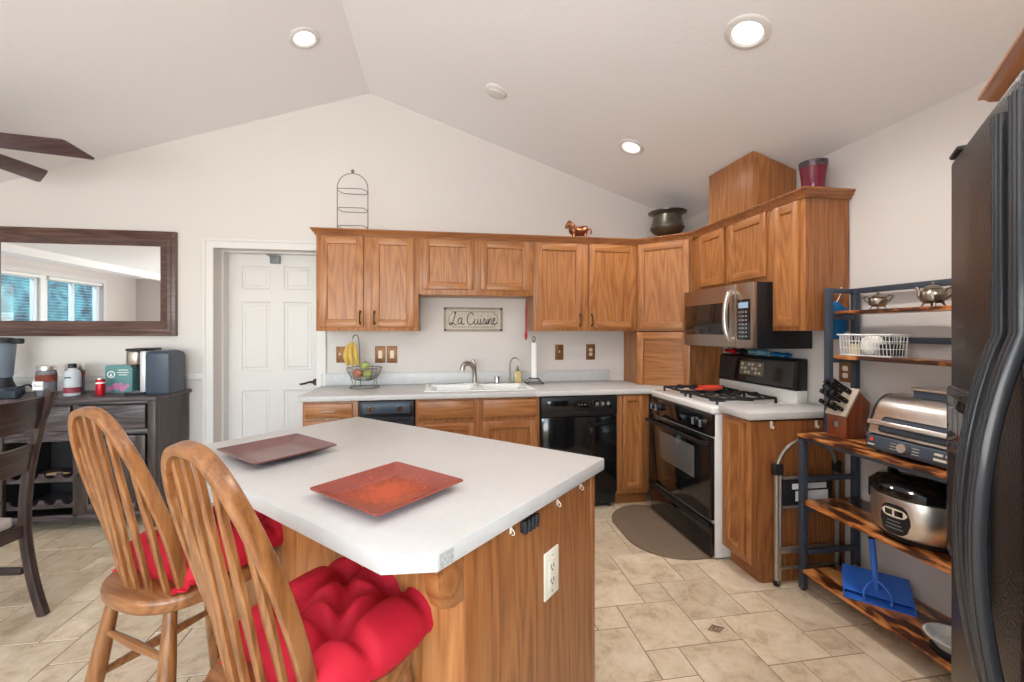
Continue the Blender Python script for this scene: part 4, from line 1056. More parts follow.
b.prism(rrect(.045, .315, .86, 1.245, .02), -.014, .002, FHAND, 'xz', .005)
b.prism(rrect(.075, .285, .89, 1.10, .02), -.0155, -.010, DARKB, 'xz'); b.box(.075, .285, -.0165, -.010, 1.115, 1.225, BLK, .003)
for k in range(4): b.box(.09 + k * .045, .12 + k * .045, -.0175, -.0155, 1.15, 1.20, GREYP)
b.build('ice_dispenser', df)
# cabinet above the refrigerator
t = thing('fridge_cabinet', 'oak cabinet with crown moulding above the refrigerator', 'cabinet', (1.616, 1.010, 0), -135)
b = MB(); b.box(0, 1.15, 0, .10, 1.815, 2.075, OAK[0], .002); b.box(0.002, .018, .09, .50, 1.815, 2.07, OAK[2], .002); b.box(.018, 1.15, .10, .30, 2.04, 2.06, OAK[0]); b.build('body', t)
b = MB(); rows = []
prof = [(0.0, 0.0), (-.010, 0.0), (-.014, .012), (-.030, .022), (-.040, .036), (-.050, .040), (-.050, .050), (0.0, .050)]
for (x, y, nx, ny) in ((-.001, .49, -1, 0), (-.001, -.001, -1, -1), (1.15, -.001, 0, -1)):
    rows.append([(x - nx * o, y - ny * o, 2.034 + z) for o, z in prof])
b.rings(rows, OAK[0]); b.build('crown', t)
for k in range(3): panel_door(t, .03 + k * .375, .37 + k * .375, 1.83, 2.02, fw=.04)

# ================================================================== METAL RACK
RXX, RYY = 1.865, 2.030
rk = thing('bakers_rack', 'dark metal kitchen rack with rustic wood shelves and a hutch against the right wall', 'rack', (RXX, RYY, 0), -90)
L, D, Pq = 1.12, .350, .030
for x0 in (0, L - Pq):
    b = MB(); b.box(x0, x0 + Pq, 0, Pq, .008, .7945, RACKM, .002); b.cyl((x0 + Pq / 2, Pq / 2, .0005), (x0 + Pq / 2, Pq / 2, .012), .012, BLKP); b.build('front_post', rk)
    b = MB(); b.box(x0, x0 + Pq, D - Pq, D, .008, 1.60, RACKM, .002); b.cyl((x0 + Pq / 2, D - Pq / 2, .0005), (x0 + Pq / 2, D - Pq / 2, .012), .012, BLKP); b.build('back_post', rk)
    b = MB(); b.box(x0, x0 + Pq, .155, .155 + Pq, .8255, 1.60, RACKM, .002); b.build('hutch_post', rk)
    for z in (.20, .585, .425, .082):
        b = MB(); b.box(x0 + .003, x0 + Pq - .003, Pq, D - Pq, z - .012, z + .012, RACKM, .002); b.build('end_rail', rk)
    for z in (1.5855, 1.443, 1.213):
        b = MB(); b.box(x0 + .003, x0 + Pq - .003, .185, D - Pq, z - .012, z + .012, RACKM, .002); b.build('end_rail', rk)
b = MB(); b.box(0, L, 0, Pq, .7945, .812 - .0005, RACKM, .002); b.box(0, L, D - Pq - .03, D - Pq - .001, .786, .80, RACKM, .002); b.build('front_rail', rk)
for z in (1.5855, 1.325):
    b = MB(); b.box(Pq, L - Pq, D - Pq + .004, D - .004, z - .0145, z + .0145, RACKM, .002); b.build('back_rail', rk)
for z, y0, y1, x0, x1 in ((.118, -.004, D - Pq - .002, .032, L - .032), (.482, -.004, D - Pq - .002, .032, L - .032), (.826, -.006, D - Pq - .001, -.004, L + .004), (1.243, .187, D - Pq - .001, .032, L - .032), (1.476, .187, D - Pq - .001, .032, L - .032)):
    b = MB(); th = .018 if z > .8 and z < .9 else .020
    b.box(x0, x1, y0, y1, z - th + (.004 if z == .826 else 0), z, RUST[0], .002)
    b.build('shelf_board', rk)
def onrack(X_, Y_, z): return (X_, Y_, z)
# teapot, sugar bowl
tp = thing('teapot', 'pewter teapot with curled handle on the top rack shelf', 'teapot', (2.115, 1.575, 1.4765), -90); tp.scale = (.93, .93, .93)
b = MB(); b.lathe([(.001, .016), (.030, .016), (.044, .026), (.050, .045), (.047, .062), (.038, .074), (.034, .080), (.037, .084), (.033, .084), (.001, .078)], PEWTER, 28); b.build('body', tp)
b = MB(); b.lathe([(.035, .0845), (.028, .094), (.014, .101), (.004, .103), (.004, .108), (.008, .113), (.001, .118)], PEWTER, 20); b.build('lid', tp)
b = MB(); b.tube(smooth([(-.044, 0, .040), (-.060, 0, .052), (-.062, 0, .078), (-.074, 0, .096)]), [.011] * 5 + [.009] * 5 + [.007] * 5 + [.006] * 4, PEWTER, 10); b.build('spout', tp)
b = MB(); b.tube(smooth([(.045, 0, .062), (.062, 0, .082), (.080, 0, .078), (.080, 0, .056), (.062, 0, .040), (.048, 0, .034)]), .0042, PEWTER, 8); b.build('handle', tp)
for a in (45, 135, 225, 315):
    b = MB(); c, s_ = math.cos(R(a)), math.sin(R(a)); b.tube([(.030 * c, .030 * s_, .022), (.038 * c, .038 * s_, .008), (.042 * c, .042 * s_, .0005)], [.006, .004, .005], PEWTER, 6); b.build('foot', tp)
tp = thing('sugar_bowl', 'pewter two-handled sugar bowl with lid on the top rack shelf', 'sugar bowl', (2.115, 1.818, 1.4765), -90)
b = MB(); b.lathe([(.001, .014), (.022, .014), (.034, .022), (.039, .036), (.036, .050), (.030, .056), (.033, .060), (.001, .058)], PEWTER, 24); b.build('body', tp)
b = MB(); b.lathe([(.031, .0605), (.022, .070), (.008, .074), (.004, .078), (.007, .083), (.001, .088)], PEWTER, 18); b.build('lid', tp)
for s_ in (-1, 1):
    b = MB(); b.tube(smooth([(s_ * .034, 0, .034), (s_ * .055, 0, .040), (s_ * .072, 0, .058), (s_ * .062, 0, .068), (s_ * .036, 0, .056)]), .0035, PEWTER, 8); b.build('handle', tp)
for a in (45, 135, 225, 315):
    b = MB(); c, q = math.cos(R(a)), math.sin(R(a)); b.tube([(.022 * c, .022 * q, .02), (.028 * c, .028 * q, .008), (.031 * c, .031 * q, .0005)], [.005, .003, .004], PEWTER, 6); b.build('foot', tp)
# white wire basket and contents
t = thing('wire_basket', 'white wire basket with small items on the lower hutch shelf', 'basket', (2.055, 1.982, 1.2435), -90)
b = MB(); L_, D_ = .280, .105
def rect(i, z): return [(i, i, z), (L_ - i, i, z), (L_ - i, D_ - i, z), (i, D_ - i, z)]
for z, i, r_ in ((.108, 0, .0042), (.075, .003, .0016), (.04, .006, .0016), (.004, .010, .003)): b.tube(rect(i, z), r_, WIREW, 6, closed=True)
for k in range(16):
    x = .012 + (L_ - .024) * k / 15
    b.tube([(x, 0, .108), (x, .010, .004), (x, D_ - .010, .004), (x, D_, .108)], .0016, WIREW, 5)
for k in range(5):
    y = .018 + (D_ - .036) * k / 4
    b.tube([(0, y, .108), (.010, y, .004), (L_ - .010, y, .004), (L_, y, .108)], .0016, WIREW, 5)
b.build('wire_frame', t)
b = MB(); b.lathe([(.001, 0), (.030, .004), (.046, .030), (.048, .055), (.040, .082), (.020, .096), (.001, .098)], plain('white_paper_bowl', S(238, 234, 226), .6, bump=.8, bscale=60), 24)
tag(b.build('paper_ball', loc=(2.108, 1.838, 1.2515)), 'round crumpled white ball in the middle of the wire basket', 'ball')
b = MB(); b.lathe([(.034, 0), (.040, .05), (.041, .052), (.036, .05), (.030, .004), (.001, .004)], plain('cream_cup', S(222, 206, 172), .5), 20)
tag(b.build('cream_cup', loc=(2.108, 1.925, 1.2515)), 'small cream cup at the left in the wire basket', 'cup')
b = MB(); b.box(-.04, .04, -.03, .03, 0, .055, BLKP, .008); tag(b.build('black_tin', loc=(2.105, 1.745, 1.2515)), 'small black tin at the right in the wire basket', 'tin')
# pot holder on its cord
t = thing('hanging_pot_holder', 'bright blue pot holder hanging by a white cord behind the rack end', 'pot holder', (2.125, 2.0565, 1.325), 0)
b = MB(); b.prism([(-.012, .0), (.012, .0), (.066, .05), (.066, .165), (.012, .205), (-.012, .205), (-.066, .165), (-.066, .05)], -.006, .006, BLUEF, 'xz', .004); b.build('pad', t)
b = MB(); b.tube(smooth([(0, 0, .20), (.02, 0, .235), (.028, -.006, .275), (.018, -.014, .284), (.01, -.018, .278)]), .0022, WIREW, 6); b.build('cord', t)
# outlet behind the rack
t = thing('wall_plate', 'copper outlet plate on the right wall behind the rack end', 'outlet', (XR - .0005, 2.105, 1.14), -90)
b = MB(); b.box(-.04, .04, -.006, 0, -.058, .058, COPPER, .003); b.build('cover', t)
b = MB()
for s_ in (-1, 1): b.prism([(p[0], p[1] + s_ * .02) for p in rrect(-.016, .016, -.014, .014, .008)], -.008, -.005, IVORY, 'xz')
b.build('socket', t)
# knife block
t = thing('knife_block', 'dark reddish wooden knife block full of black-handled knives on the rack', 'knife block', (2.005, 1.995, .8265), -90)
prof = [(0, 0), (0, .120), (.072, .240), (.142, .178), (.112, 0)]
b = MB(); b.prism(prof, 0, .112, BLOCKW[2], 'yz', .003); b.build('body', t)
dz = Vector((0, .072, .120)).normalized(); nz = Vector((0, -.120, .072)).normalized()
b = MB(); q = [Vector((0, -.010, .108)), Vector((0, .078, .250))]
b.prism([(-.012, .112), (.072, .250), (.082, .244), (.0, .106)], -.003, .115, plain('block_face_beige', S(196, 180, 160), .5), 'yz', .002); b.build('face_plate', t)
b = MB(); b.prism([(.045, .05), (.067, .05), (.067, .075), (.045, .075)], -.002, .0005, GREYP, 'xz'); b.build('badge', t)['label'] = 'small grey metal badge'
o0 = Vector((0, -.012, .112)); kn = 0
for (x, s_, ln, ww) in ((.020, .22, .075, .008), (.052, .18, .07, .008), (.086, .20, .07, .008), (.018, .52, .095, .009), (.050, .50, .10, .010), (.088, .50, .10, .010), (.034, .82, .115, .010), (.080, .84, .12, .011)):
    p = o0 + dz * (.160 * s_) + Vector((x, 0, 0)) + nz * .003; e_ = p + nz * ln
    kt = thing('kitchen_knife', '', 'knife', (0, 0, 0), 0)
    M = Matrix.Translation(t.location) @ Matrix.Rotation(R(-90), 4, 'Z')
    kt.location = M @ p; kt.rotation_euler = (0, 0, R(-90))
    tag(kt, ['short black knife handle in the lowest row of the block, far side', 'short black knife handle in the lowest row of the block, middle', 'short black knife handle in the lowest row of the block, near side',
             'black knife handle in the middle row of the block, far side', 'black knife handle in the middle row of the block, centre', 'black knife handle in the middle row of the block, near side',
             'long black knife handle in the top row of the block, far side', 'long black knife handle in the top row of the block, near side'][kn], 'knife', 'knives in the block'); kn += 1
    b = MB(); b.tube([nz * (ln * i / 6) for i in range(7)], .01, BLKM, 10, flat=[(ww * 1.25 * a, .0085) for a in (.9, 1.0, .95, .9, .95, 1.1, 1.05)], up=tuple(dz)); b.build('handle', kt)
    b = MB()
    for f_ in (.25, .7): b.cyl(nz * (ln * f_) + Vector((-.0092, 0, 0)), nz * (ln * f_) + Vector((.0092, 0, 0)), .0022, STEEL, n=8)
    b.build('rivet', kt)
t = thing('kitchen_scissors', 'black looped kitchen scissors at the top left of the knife block', 'scissors', (0, 0, 0), 0)
p = o0 + dz * (.160 * .80) + Vector((.012, 0, 0)) + nz * .003; t.location = M @ p; t.rotation_euler = (0, 0, R(-90))
b = MB(); b.tube([nz * .0, nz * .04], .006, BLKP, 8); b.build('shank', t)
for s_ in (-1, 1):
    b = MB(); b.tube([nz * (.065 + .028 * math.cos(a)) + dz * (s_ * .014 + .012 * math.sin(a)) for a in [2 * math.pi * i / 16 for i in range(16)]], .0035, BLKP, 6, closed=True); b.build('loop', t)
# indoor grill
t = thing('indoor_grill', 'stainless and slate-blue countertop grill on the rack beside the knife block', 'grill', (1.900, 1.700, .8265), -90)
GW = .40
b = MB(); b.prism([(.012, .012), (.0, .022), (.012, .075), (.03, .080), (.28, .080), (.28, .012)], .006, GW - .006, SLATE, 'yz', .008)
for x in (.04, GW - .04):
    for y in (.04, .24): b.cyl((x, y, .0005), (x, y, .016), .014, BLKP)
b.build('base', t)
hp = [(.010, .082)] + [(.010 + .04 * q, .082 + .085 * q) for q in (.5, 1)] + [(p[0], p[1]) for p in arc(.155, .150, .105, 165, 95, 8)] + [(.25, .25), (.285, .20), (.285, .082)]
b = MB(); b.prism(hp, .0, GW, STEEL, 'yz', .012, seg=3); lid = b.build('lid', t)
b = MB(); b.prism([(p[0], p[1]) for p in hp], -.006, .004, BLKM, 'yz', .003); b.prism(hp, GW - .004, GW + .006, BLKM, 'yz', .003); b.build('lid_side', lid)
Mh = Matrix.Translation((0, .030, .128)) @ Matrix.Rotation(R(-26), 4, 'X')
b = MB(); b.prism(rrect(.055, GW - .030, -.036, .036, .016), -.006, .01, BLKM, 'xz', M=Mh); b.prism(rrect(.062, GW - .037, -.029, .029, .013), -.0065, .0, SLATE, 'xz', M=Mh); b.build('handle_recess', lid)
b = MB(); b.box(.010, GW - .010, -.026, -.014, -.012, .010, STEEL, .005, M=Mh); b.box(.012, .03, -.02, .01, -.010, .008, STEEL, M=Mh); b.box(GW - .03, GW - .012, -.02, .01, -.010, .008, STEEL, M=Mh); b.build('handle', lid)
b = MB(); b.box(GW - .075, GW - .045, -.0275, -.012, -.013, .011, COPPER, .004, M=Mh); b.build('handle_band', lid)['label'] = 'copper-coloured band on the handle'
Mc = Matrix.Translation((0, .006, .048)) @ Matrix.Rotation(R(-13), 4, 'X')
b = MB(); b.cyl((.175, -.022, 0), (.175, -.002, 0), .019, STEEL, r1=.022, n=24, M=Mc); b.build('dial', t)
b = MB()
for x, z, w_ in ((.285, .010, .03), (.325, .010, .03), (.285, -.010, .075)): b.box(x - .0, x + w_, -.006, .0, z - .005, z + .005, IVORY, .002, M=Mc)
b.cyl((.035, -.006, .010), (.035, 0, .010), .008, REDC, n=14, M=Mc); b.box(.022, .05, -.006, .0, -.016, -.010, IVORY, M=Mc)
for k in range(3):
    for s_ in (-1, 1): b.box(.175 + s_ * .045 - .012, .175 + s_ * .045 + .012, -.006, 0, -.014 + k * .012, -.012 + k * .012, IVORY, M=Mc)
b.build('control_marks', t)
t = thing('grease_tray', 'shallow steel and dark tray lying on top of the grill', 'tray', (2.03, 1.60, 1.0795), -90)
b = MB(); b.prism(rrect(0, .24, 0, .14, .02), 0, .030, SLATE, 'xy', .004); b.build('body', t)
b = MB(); b.prism(rrect(-.008, .248, -.008, .148, .026), .0305, .042, STEEL, 'xy', .004); b.build('rim', t)
# rice cooker
t = thing('rice_cooker', 'stainless rice cooker with black lid and oval badge on the middle rack shelf', 'rice cooker', (2.030, 1.545, .4825), -84); t.scale = (1.10, 1.10, 1.06)
b = MB(); b.lathe([(.001, .004), (.125, .004), (.142, .018), (.150, .03)], BLKP, 40, cap=True); b.build('base', t)
b = MB(); b.lathe([(.148, .0302), (.156, .045), (.162, .10), (.162, .175), (.158, .185), (.001, .185)], STEEL, 48); b.build('body', t)
b = MB(); b.lathe([(.163, .180), (.166, .190), (.163, .212), (.140, .236), (.09, .248), (.001, .252)], BLK, 48); lid = b.build('lid', t)
b = MB(); b.tube(smooth([(-.115, .0, .235), (-.10, 0, .270), (-.05, 0, .282), (.05, 0, .282), (.10, 0, .270), (.115, 0, .235)]), .01, BLKM, 12, flat=(.008, .022), up=(0, 0, 1)); b.build('handle', lid)
for s_ in (-1, 1):
    b = MB(); b.box(s_ * .172 - .014, s_ * .172 + .014, -.035, .035, .110, .195, BLKP, .008); b.build('side_grip', t)
b = MB()
def curved(x0, x1, z0, z1, r_, m, n=10, ell=False):
    rows = []
    for i in range(n + 1):
        x = x0 + (x1 - x0) * i / n; h_ = (z1 - z0) / 2; zc_ = (z0 + z1) / 2
        if ell: h_ *= max(.03, (1 - (2 * i / n - 1) ** 4)) ** .5
        y = -math.sqrt(max(r_ * r_ - x * x, 0))
        rows.append([(x, y, zc_ - h_), (x, y, zc_ + h_), (x, y + .006, zc_ + h_), (x, y + .006, zc_ - h_)])
    b.rings(rows, m)
curved(-.050, .050, .040, .155, .1640, BLKM, ell=True); curved(-.042, .042, .105, .140, .1650, IVORY, ell=True)
curved(-.030, -.004, .112, .133, .1656, BLK, 4); curved(.004, .030, .112, .133, .1656, BLK, 4)
for k in range(3): curved(-.030 + .004 * k, .030 - .004 * k, .060 + .014 * k, .064 + .014 * k, .1650, GREYP, 6)
b.build('badge', t)
# dustpan
t = thing('dustpan', 'blue plastic dustpan with upright handle lying on the bottom rack shelf', 'dustpan', (1.950, 1.672, .1188), -45)
b = MB()
b.box(-.125, .125, 0, .235, 0, .003, BLUE); b.prism([(0, 0), (.0, .010), (.235, .055), (.235, 0)], -.128, -.122, BLUE, 'yz'); b.prism([(0, 0), (.0, .010), (.235, .055), (.235, 0)], .122, .128, BLUE, 'yz')
b.box(-.128, .128, .231, .237, 0, .055, BLUE, .001); b.prism([(.045, .018), (.045, .021), (.235, .056), (.235, .052)], -.122, .122, BLUE, 'yz')
for x in (-.07, .07): b.prism([(.045, .021), (.045, .025), (.235, .060), (.235, .055)], x - .002, x + .002, BLUE, 'yz')
b.build('pan', t)
b = MB(); b.tube([(0, .10, .028), (-.005, .115, .10), (-.016, .14, .25)], [.013, .012, .013], BLUE, 12); b.cyl((-.016, .14, .25), (-.0165, .141, .257), .0135, DARKB, n=12); b.build('handle', t)
b = MB(); b.tube(smooth([(-.05, .012, .010), (-.05, .02, .05), (-.02, .05, .085), (.012, .05, .085), (.045, .02, .05), (.045, .012, .010)]), .005, BLUE, 8); b.build('brace', t)
# pale pet dish
t = thing('pet_bowl', 'pale grey bowl on a black-footed stand at the right end of the bottom rack shelf', 'bowl', (1.955, 1.385, .1188))
b = MB(); b.lathe([(.001, .016), (.05, .016), (.062, .03), (.085, .058), (.088, .060), (.080, .060), (.055, .03), (.001, .026)], plain('pale_grey_bowl', S(206, 208, 204), .3), 32); b.build('bowl', t)
b = MB(); b.lathe([(.066, .0005), (.068, .012), (.058, .0158), (.001, .0158)], BLKP, 28); b.build('foot', t)
# step stool leaning on the end panel
t = thing('step_stool', 'folded silver step stool with black tread leaning on the small base cabinet', 'step stool', (1.766, 2.067, 0), 0)
w_ = .372
ALU = plain('aluminium_tube', S(176, 170, 160), .35, metal=.8)
b = MB(); b.tube([(0, 0, .62)] + [(p[0], 0, p[1]) for p in arc(w_ / 2, .60, w_ / 2, 172, 8, 16)] + [(w_, 0, .62)], .009, ALU, 10); b.build('hand_loop', t)
for x in (0, w_):
    b = MB(); b.tube([(x, 0, .62), (x, -.002, .02)], .012, ALU, 10); b.build('front_leg', t)
    b = MB(); b.tube([(x + (.030 if x == 0 else .012), .010, .60), (x + (.026 if x == 0 else .026), .010, .02)], .0105, ALU if x == 0 else BLKP, 10); b.build('rear_leg', t)
    b = MB(); b.box(x - .014, x + .034 - (.012 if x else 0), -.014, .022, .595, .655, BLKP, .006); b.build('joint', t)
    b = MB(); b.box(x - .012, x + .012, -.013, .012, .0005, .035, BLKP, .005); b.build('rubber_foot', t)
b = MB(); b.box(.04, w_ - .03, -.006, .010, .425, .575, BLKP, .008); b.box(.035, w_ - .025, -.010, .004, .570, .585, ALU, .004); b.box(.035, w_ - .025, -.010, .004, .413, .427, ALU, .004); tr = b.build('upper_tread', t)
b = MB(); b.box(.09, .15, -.0075, -.0055, .515, .545, PAPER); b.box(.16, .30, -.0075, -.0055, .515, .545, PAPER); b.box(.11, .31, -.0075, -.0055, .45, .505, PAPER); b.build('warning_label', tr)
b = MB(); b.box(.012, w_ - .012, -.008, .006, .17, .205, ALU, .005); b.build('lower_tread', t)
b = MB(); b.box(.012, w_ - .012, -.006, .004, .085, .10, ALU, .004); b.build('cross_bar', t)
for x, z, lab in ((1.757, .862, 'clear plastic hook on the cabinet side nearest the stove front'), (2.035, .856, 'clear plastic hook on the cabinet side next to the rack')):
    b = MB(); b.box(-.008, .008, -.003, 0, -.02, .02, IVORY, .001); b.tube(smooth([(0, -.003, -.008), (0, -.014, -.020), (0, -.018, -.012), (0, -.019, -.004)], 3), .0025, IVORY, 6)
    tag(b.build('adhesive_hook', loc=(x, 2.0935, z)), lab, 'hook')
# floor mat at the stove
b = MB()
P = rrect(0, .80, 0, .36, .02, 3)
pts = [(1.600, 3.15), (1.600, 2.375), (1.50, 2.373)] + [(p[0], p[1]) for p in arc(1.50, 2.683, .31, 270, 180, 10)][1:] + [(p[0], p[1]) for p in arc(1.50, 2.885, .31, 180, 96, 10)][1:] 
b.prism(pts, .0008, .012, MATB, 'xy', .004)
nx = 0
for i in range(5):
    for j in range(12): b.box(1.30 + i * .05, 1.335 + i * .05, 2.50 + j * .05, 2.535 + j * .05, .0118, .0132, MATB)
tag(b.build('kitchen_mat'), 'brown cushioned kitchen mat with rounded corners in front of the stove', 'mat')

# ================================================================== MIRROR
t = thing('wall_mirror', 'wide mirror in a dark stepped wood frame above the sideboard', 'mirror', (-2.085, YB - .0008, 1.742))
MW, MH = 1.30, .818
b = MB(); b.box(-MW + .11, -.11, -.012, -.002, -MH / 2 + .09, MH / 2 - .09, MIRROR); b.build('mirror_glass', t)
b = MB(); fwd = [(.0, 0), (.0, -.034), (.022, -.040), (.034, -.030), (.056, -.034), (.072, -.026), (.104, -.022), (.116, -.013), (.116, 0)]
rows = []
for q in ((-MW, -MH / 2, 1, 1), (0, -MH / 2, -1, 1), (0, MH / 2, -1, -1), (-MW, MH / 2, 1, -1)):
    rows.append([(q[0] + q[2] * i, y, q[1] + q[3] * i) for i, y in fwd])
b.rings(rows, MAHO[0], closed=True, cap=False); b.build('frame', t)

# ================================================================== SIDEBOARD
t = thing('sideboard', 'dark distressed wood sideboard with wine rack below the mirror', 'sideboard', (-3.42, 3.362, 0))
W, D, H = 3.42 - 1.992, .40, .915
DIST = wood('distressed_espresso', 0, (S(30, 22, 22), S(60, 48, 49), S(112, 100, 103)), rough=.45, coat=.15, ringmix=.25)
DISTV = wood('distressed_espresso_upright', 2, (S(28, 20, 18), S(54, 41, 36), S(84, 68, 60)), rough=.45, coat=.15, ringmix=.25)
b = MB(); b.box(-.015, W + .018, -.022, D + .012, H - .028, H, DIST, .005); b.build('top', t)
DIN = plain('sideboard_inside', S(34, 30, 30), .6)
b = MB()
for x0, x1 in ((0, .05), (W - .05, W)):
    b.box(x0, x1, 0, .05, .0005, H - .0285, DISTV, .003); b.box(x0, x1, D - .05, D, .0005, H - .0285, DISTV, .003)
for x0 in (.004, W - .022): b.box(x0, x0 + .018, .03, D - .03, .08, H - .029, DISTV)
b.box(.02, W - .02, D - .02, D - .01, .08, H - .03, DIN); b.box(.02, W - .02, .03, D - .02, .08, .10, DIN); b.box(.05, W - .05, .0305, .036, .69, H - .05, DIN)
b.box(.05, W - .05, .004, .03, .075, .118, DIST, .003); b.box(.05, W - .05, .004, .03, .655, .690, DIST, .003); b.box(.05, W - .05, .004, .03, H - .05, H - .029, DIST, .003)
XA_, XB_ = .495, .935
for x in (XA_, XB_): b.box(x - .015, x + .015, .004, .034, .10, H - .04, DISTV, .003); b.box(x - .008, x + .008, .035, D - .03, .10, .66, DIN)
b.box(.02, W - .02, .037, D - .02, .662, .672, DIN)
b.build('carcass', t)
for x0, x1 in ((.06, XA_ - .02), (XA_ + .02, XB_ - .02), (XB_ + .02, W - .06)):
    b = MB(); b.box(x0, x1, -.010, .012, .694, H - .054, DIST, .005); d = b.build('drawer', t)
    b = MB(); b.lathe([(.006, 0), (.006, .014), (.014, .02), (.014, .027), (.001, .03)], BRONZE, 14, M=Matrix.Translation(((x0 + x1) / 2, -.010, .785)) @ Matrix.Rotation(R(90), 4, 'X')); b.build('knob', d)
for x0, x1, kx in ((.06, XA_ - .02, XA_ - .045), (XB_ + .02, W - .06, XB_ + .045)):
    d = panel_door(t, x0, x1, .122, .650, y=.012, th=.022, fw=.06, mats=[DIST, DIST, DISTV])
    b = MB(); b.lathe([(.006, 0), (.006, .014), (.014, .02), (.014, .027), (.001, .03)], BRONZE, 14, M=Matrix.Translation((kx, -.010, .40)) @ Matrix.Rotation(R(90), 4, 'X')); b.build('knob', d)
for z in (.16, .34):
    b = MB(); b.box(XA_ + .016, XB_ - .016, .05, D - .03, z - .008, z, DIST)
    pts = [(XA_ + .016, z), (XA_ + .016, z + .055)]
    for k in range(4):
        cx = XA_ + .016 + (XB_ - XA_ - .032) * (k + .5) / 4
        pts += arc(cx, z + .058, .036, 180, 360, 8)
    pts += [(XB_ - .016, z + .055), (XB_ - .016, z)]
    b.prism(pts, .03, .045, DIST, 'xz'); b.build('bottle_rack', t)
b = MB(); b.box(XA_ + .016, XB_ - .016, .012, .030, .620, .654, DIST, .002)
for k in range(5): b.box(XA_ + .016 + (XB_ - XA_ - .032) * k / 4 - .008, XA_ + .016 + (XB_ - XA_ - .032) * k / 4 + .008, .03, D - .05, .612, .654, DIST)
b.build('stemware_rail', t)
# twine in the wine rack
b = MB(); P = [(.03 * math.sin(3.1 * q) + .05 * math.cos(1.3 * q), .02 * math.cos(2.3 * q), .016 + .012 * abs(math.sin(1.7 * q))) for q in [i * .35 for i in range(40)]]
b.tube(smooth(P, 2), .0035, plain('twine', S(190, 160, 120), .9), 5)
tag(b.build('twine_bundle', loc=(-2.70, 3.50, .3415)), 'loose tan twine lying in the wine rack of the sideboard', 'twine')
HS = .9155
# coffee maker
t = thing('coffee_maker', 'silver and slate single-serve coffee maker on the right end of the sideboard', 'coffee maker', (-2.245, 3.57, HS), 4)
b = MB(); b.prism([(-.122, .0), (-.122, .290), (-.10, .310), (.0, .318), (.09, .300), (.115, .27), (.115, 0)], .125, .272, SLATE, 'yz', .010, seg=3); b.build('reservoir', t)
b = MB(); b.prism(rrect(-.01, .114, -.125, .115, .02), 0, .018, BLKP, 'xy', .004); b.prism(rrect(.0, .10, -.118, -.02, .02), .0182, .022, GREYP, 'xy'); b.build('drip_tray', t)
b = MB(); b.box(.0, .0875, .02, .11, .0182, .31, SMOKE, .008); b.box(.088, .1235, -.120, .02, .0182, .312, STEELC, .006); b.build('body', t)
b = MB(); b.prism(rrect(-.005, .085, -.12, .0195, .03), .215, .31, STEELW, 'xy', .008); b.prism(rrect(.02, .06, -.10, -.06, .01), .195, .2145, BLKP, 'xy'); b.build('brew_head', t)
b = MB(); b.prism(rrect(-.012, .1235, -.128, .118, .04), .3125, .330, BLKM, 'xy', .006); b.build('top_lid', t)
# tea box, can, bottle, jars
t = thing('tea_box', 'teal coffee-pod carton with round white emblem beside the coffee maker', 'box', (-2.465, 3.60, HS), 0)
b = MB(); b.box(0, .178, 0, .075, 0, .202, TEAL, .002); b.build('carton', t)
b = MB(); b.lathe([(.001, 0), (.026, 0), (.026, .001), (.001, .001)], PAPER, 24, M=Matrix.Translation((.04, -.0002, .135)) @ Matrix.Rotation(R(90), 4, 'X'))
b.lathe([(.001, 0), (.019, 0), (.019, .001), (.001, .001)], TEAL, 24, M=Matrix.Translation((.04, -.0008, .135)) @ Matrix.Rotation(R(90), 4, 'X'))
b.ball((.04, -.0012, .138), .006, .001, .007, PAPER, 10, 6); b.prism([(.030, .122), (.050, .122), (.046, .132), (.034, .132)], -.0022, -.0005, PAPER, 'xz')
for k, (x0, x1) in enumerate(((.085, .15), (.08, .155), (.09, .145))): b.box(x0, x1, -.001, 0, .165 - k * .018, .170 - k * .018, PAPER)
for x, z, r_ in ((.03, .03, .02), (.07, .045, .026), (.115, .03, .022), (.145, .05, .016), (.10, .06, .014)): b.lathe([(.001, 0), (r_, 0), (r_, .0008), (.001, .0008)], PINK, 12, M=Matrix.Translation((x, -.0001, z)) @ Matrix.Rotation(R(90), 4, 'X'))
b.build('print', t)
b = MB(); b.box(0, .075, 0, .06, 0, .20, PURPLE, .002); tag(b.build('tea_box', loc=(-2.345, 3.705, HS)), 'purple carton standing behind the teal carton', 'box')
t = thing('red_can', 'red can with white band on the sideboard left of the teal carton', 'can', (-2.425, 3.50, HS))
b = MB(); b.lathe([(.001, 0), (.025, 0), (.027, .004), (.027, .108), (.025, .112), (.023, .109), (.001, .109)], plain('can_red', S(196, 32, 48), .3, metal=.3), 26); b.build('body', t)
b = MB(); b.lathe([(.0275, .082), (.0275, .092)], PAPER, 26, cap=False); b.lathe([(.0255, .1121), (.0255, .118), (.001, .118)], STEEL, 24); b.build('lid', t)
t = thing('supplement_bottle', 'grey-white round-shouldered bottle with dark cap and red label foot', 'bottle', (-2.60, 3.50, HS))
b = MB(); b.lathe([(.001, 0), (.042, 0), (.046, .006), (.046, .145), (.040, .172), (.024, .186), (.021, .194), (.001, .194)], GREYB, 30); b.build('body', t)
b = MB(); b.lathe([(.023, .1945), (.023, .222), (.020, .225), (.001, .225)], BLKP, 22); b.build('cap', t)
b = MB(); b.lathe([(.0465, .02), (.0465, .06)], plain('label_maroon', S(140, 52, 68), .5), 30, cap=False); b.build('label', t)
b = MB(); b.box(-.018, .022, -.0474, -.042, .125, .134, SLATE); b.build('printed_name', t)
t = thing('glass_jar', 'glass jar with white label and steel lid on the sideboard', 'jar', (-2.775, 3.52, HS))
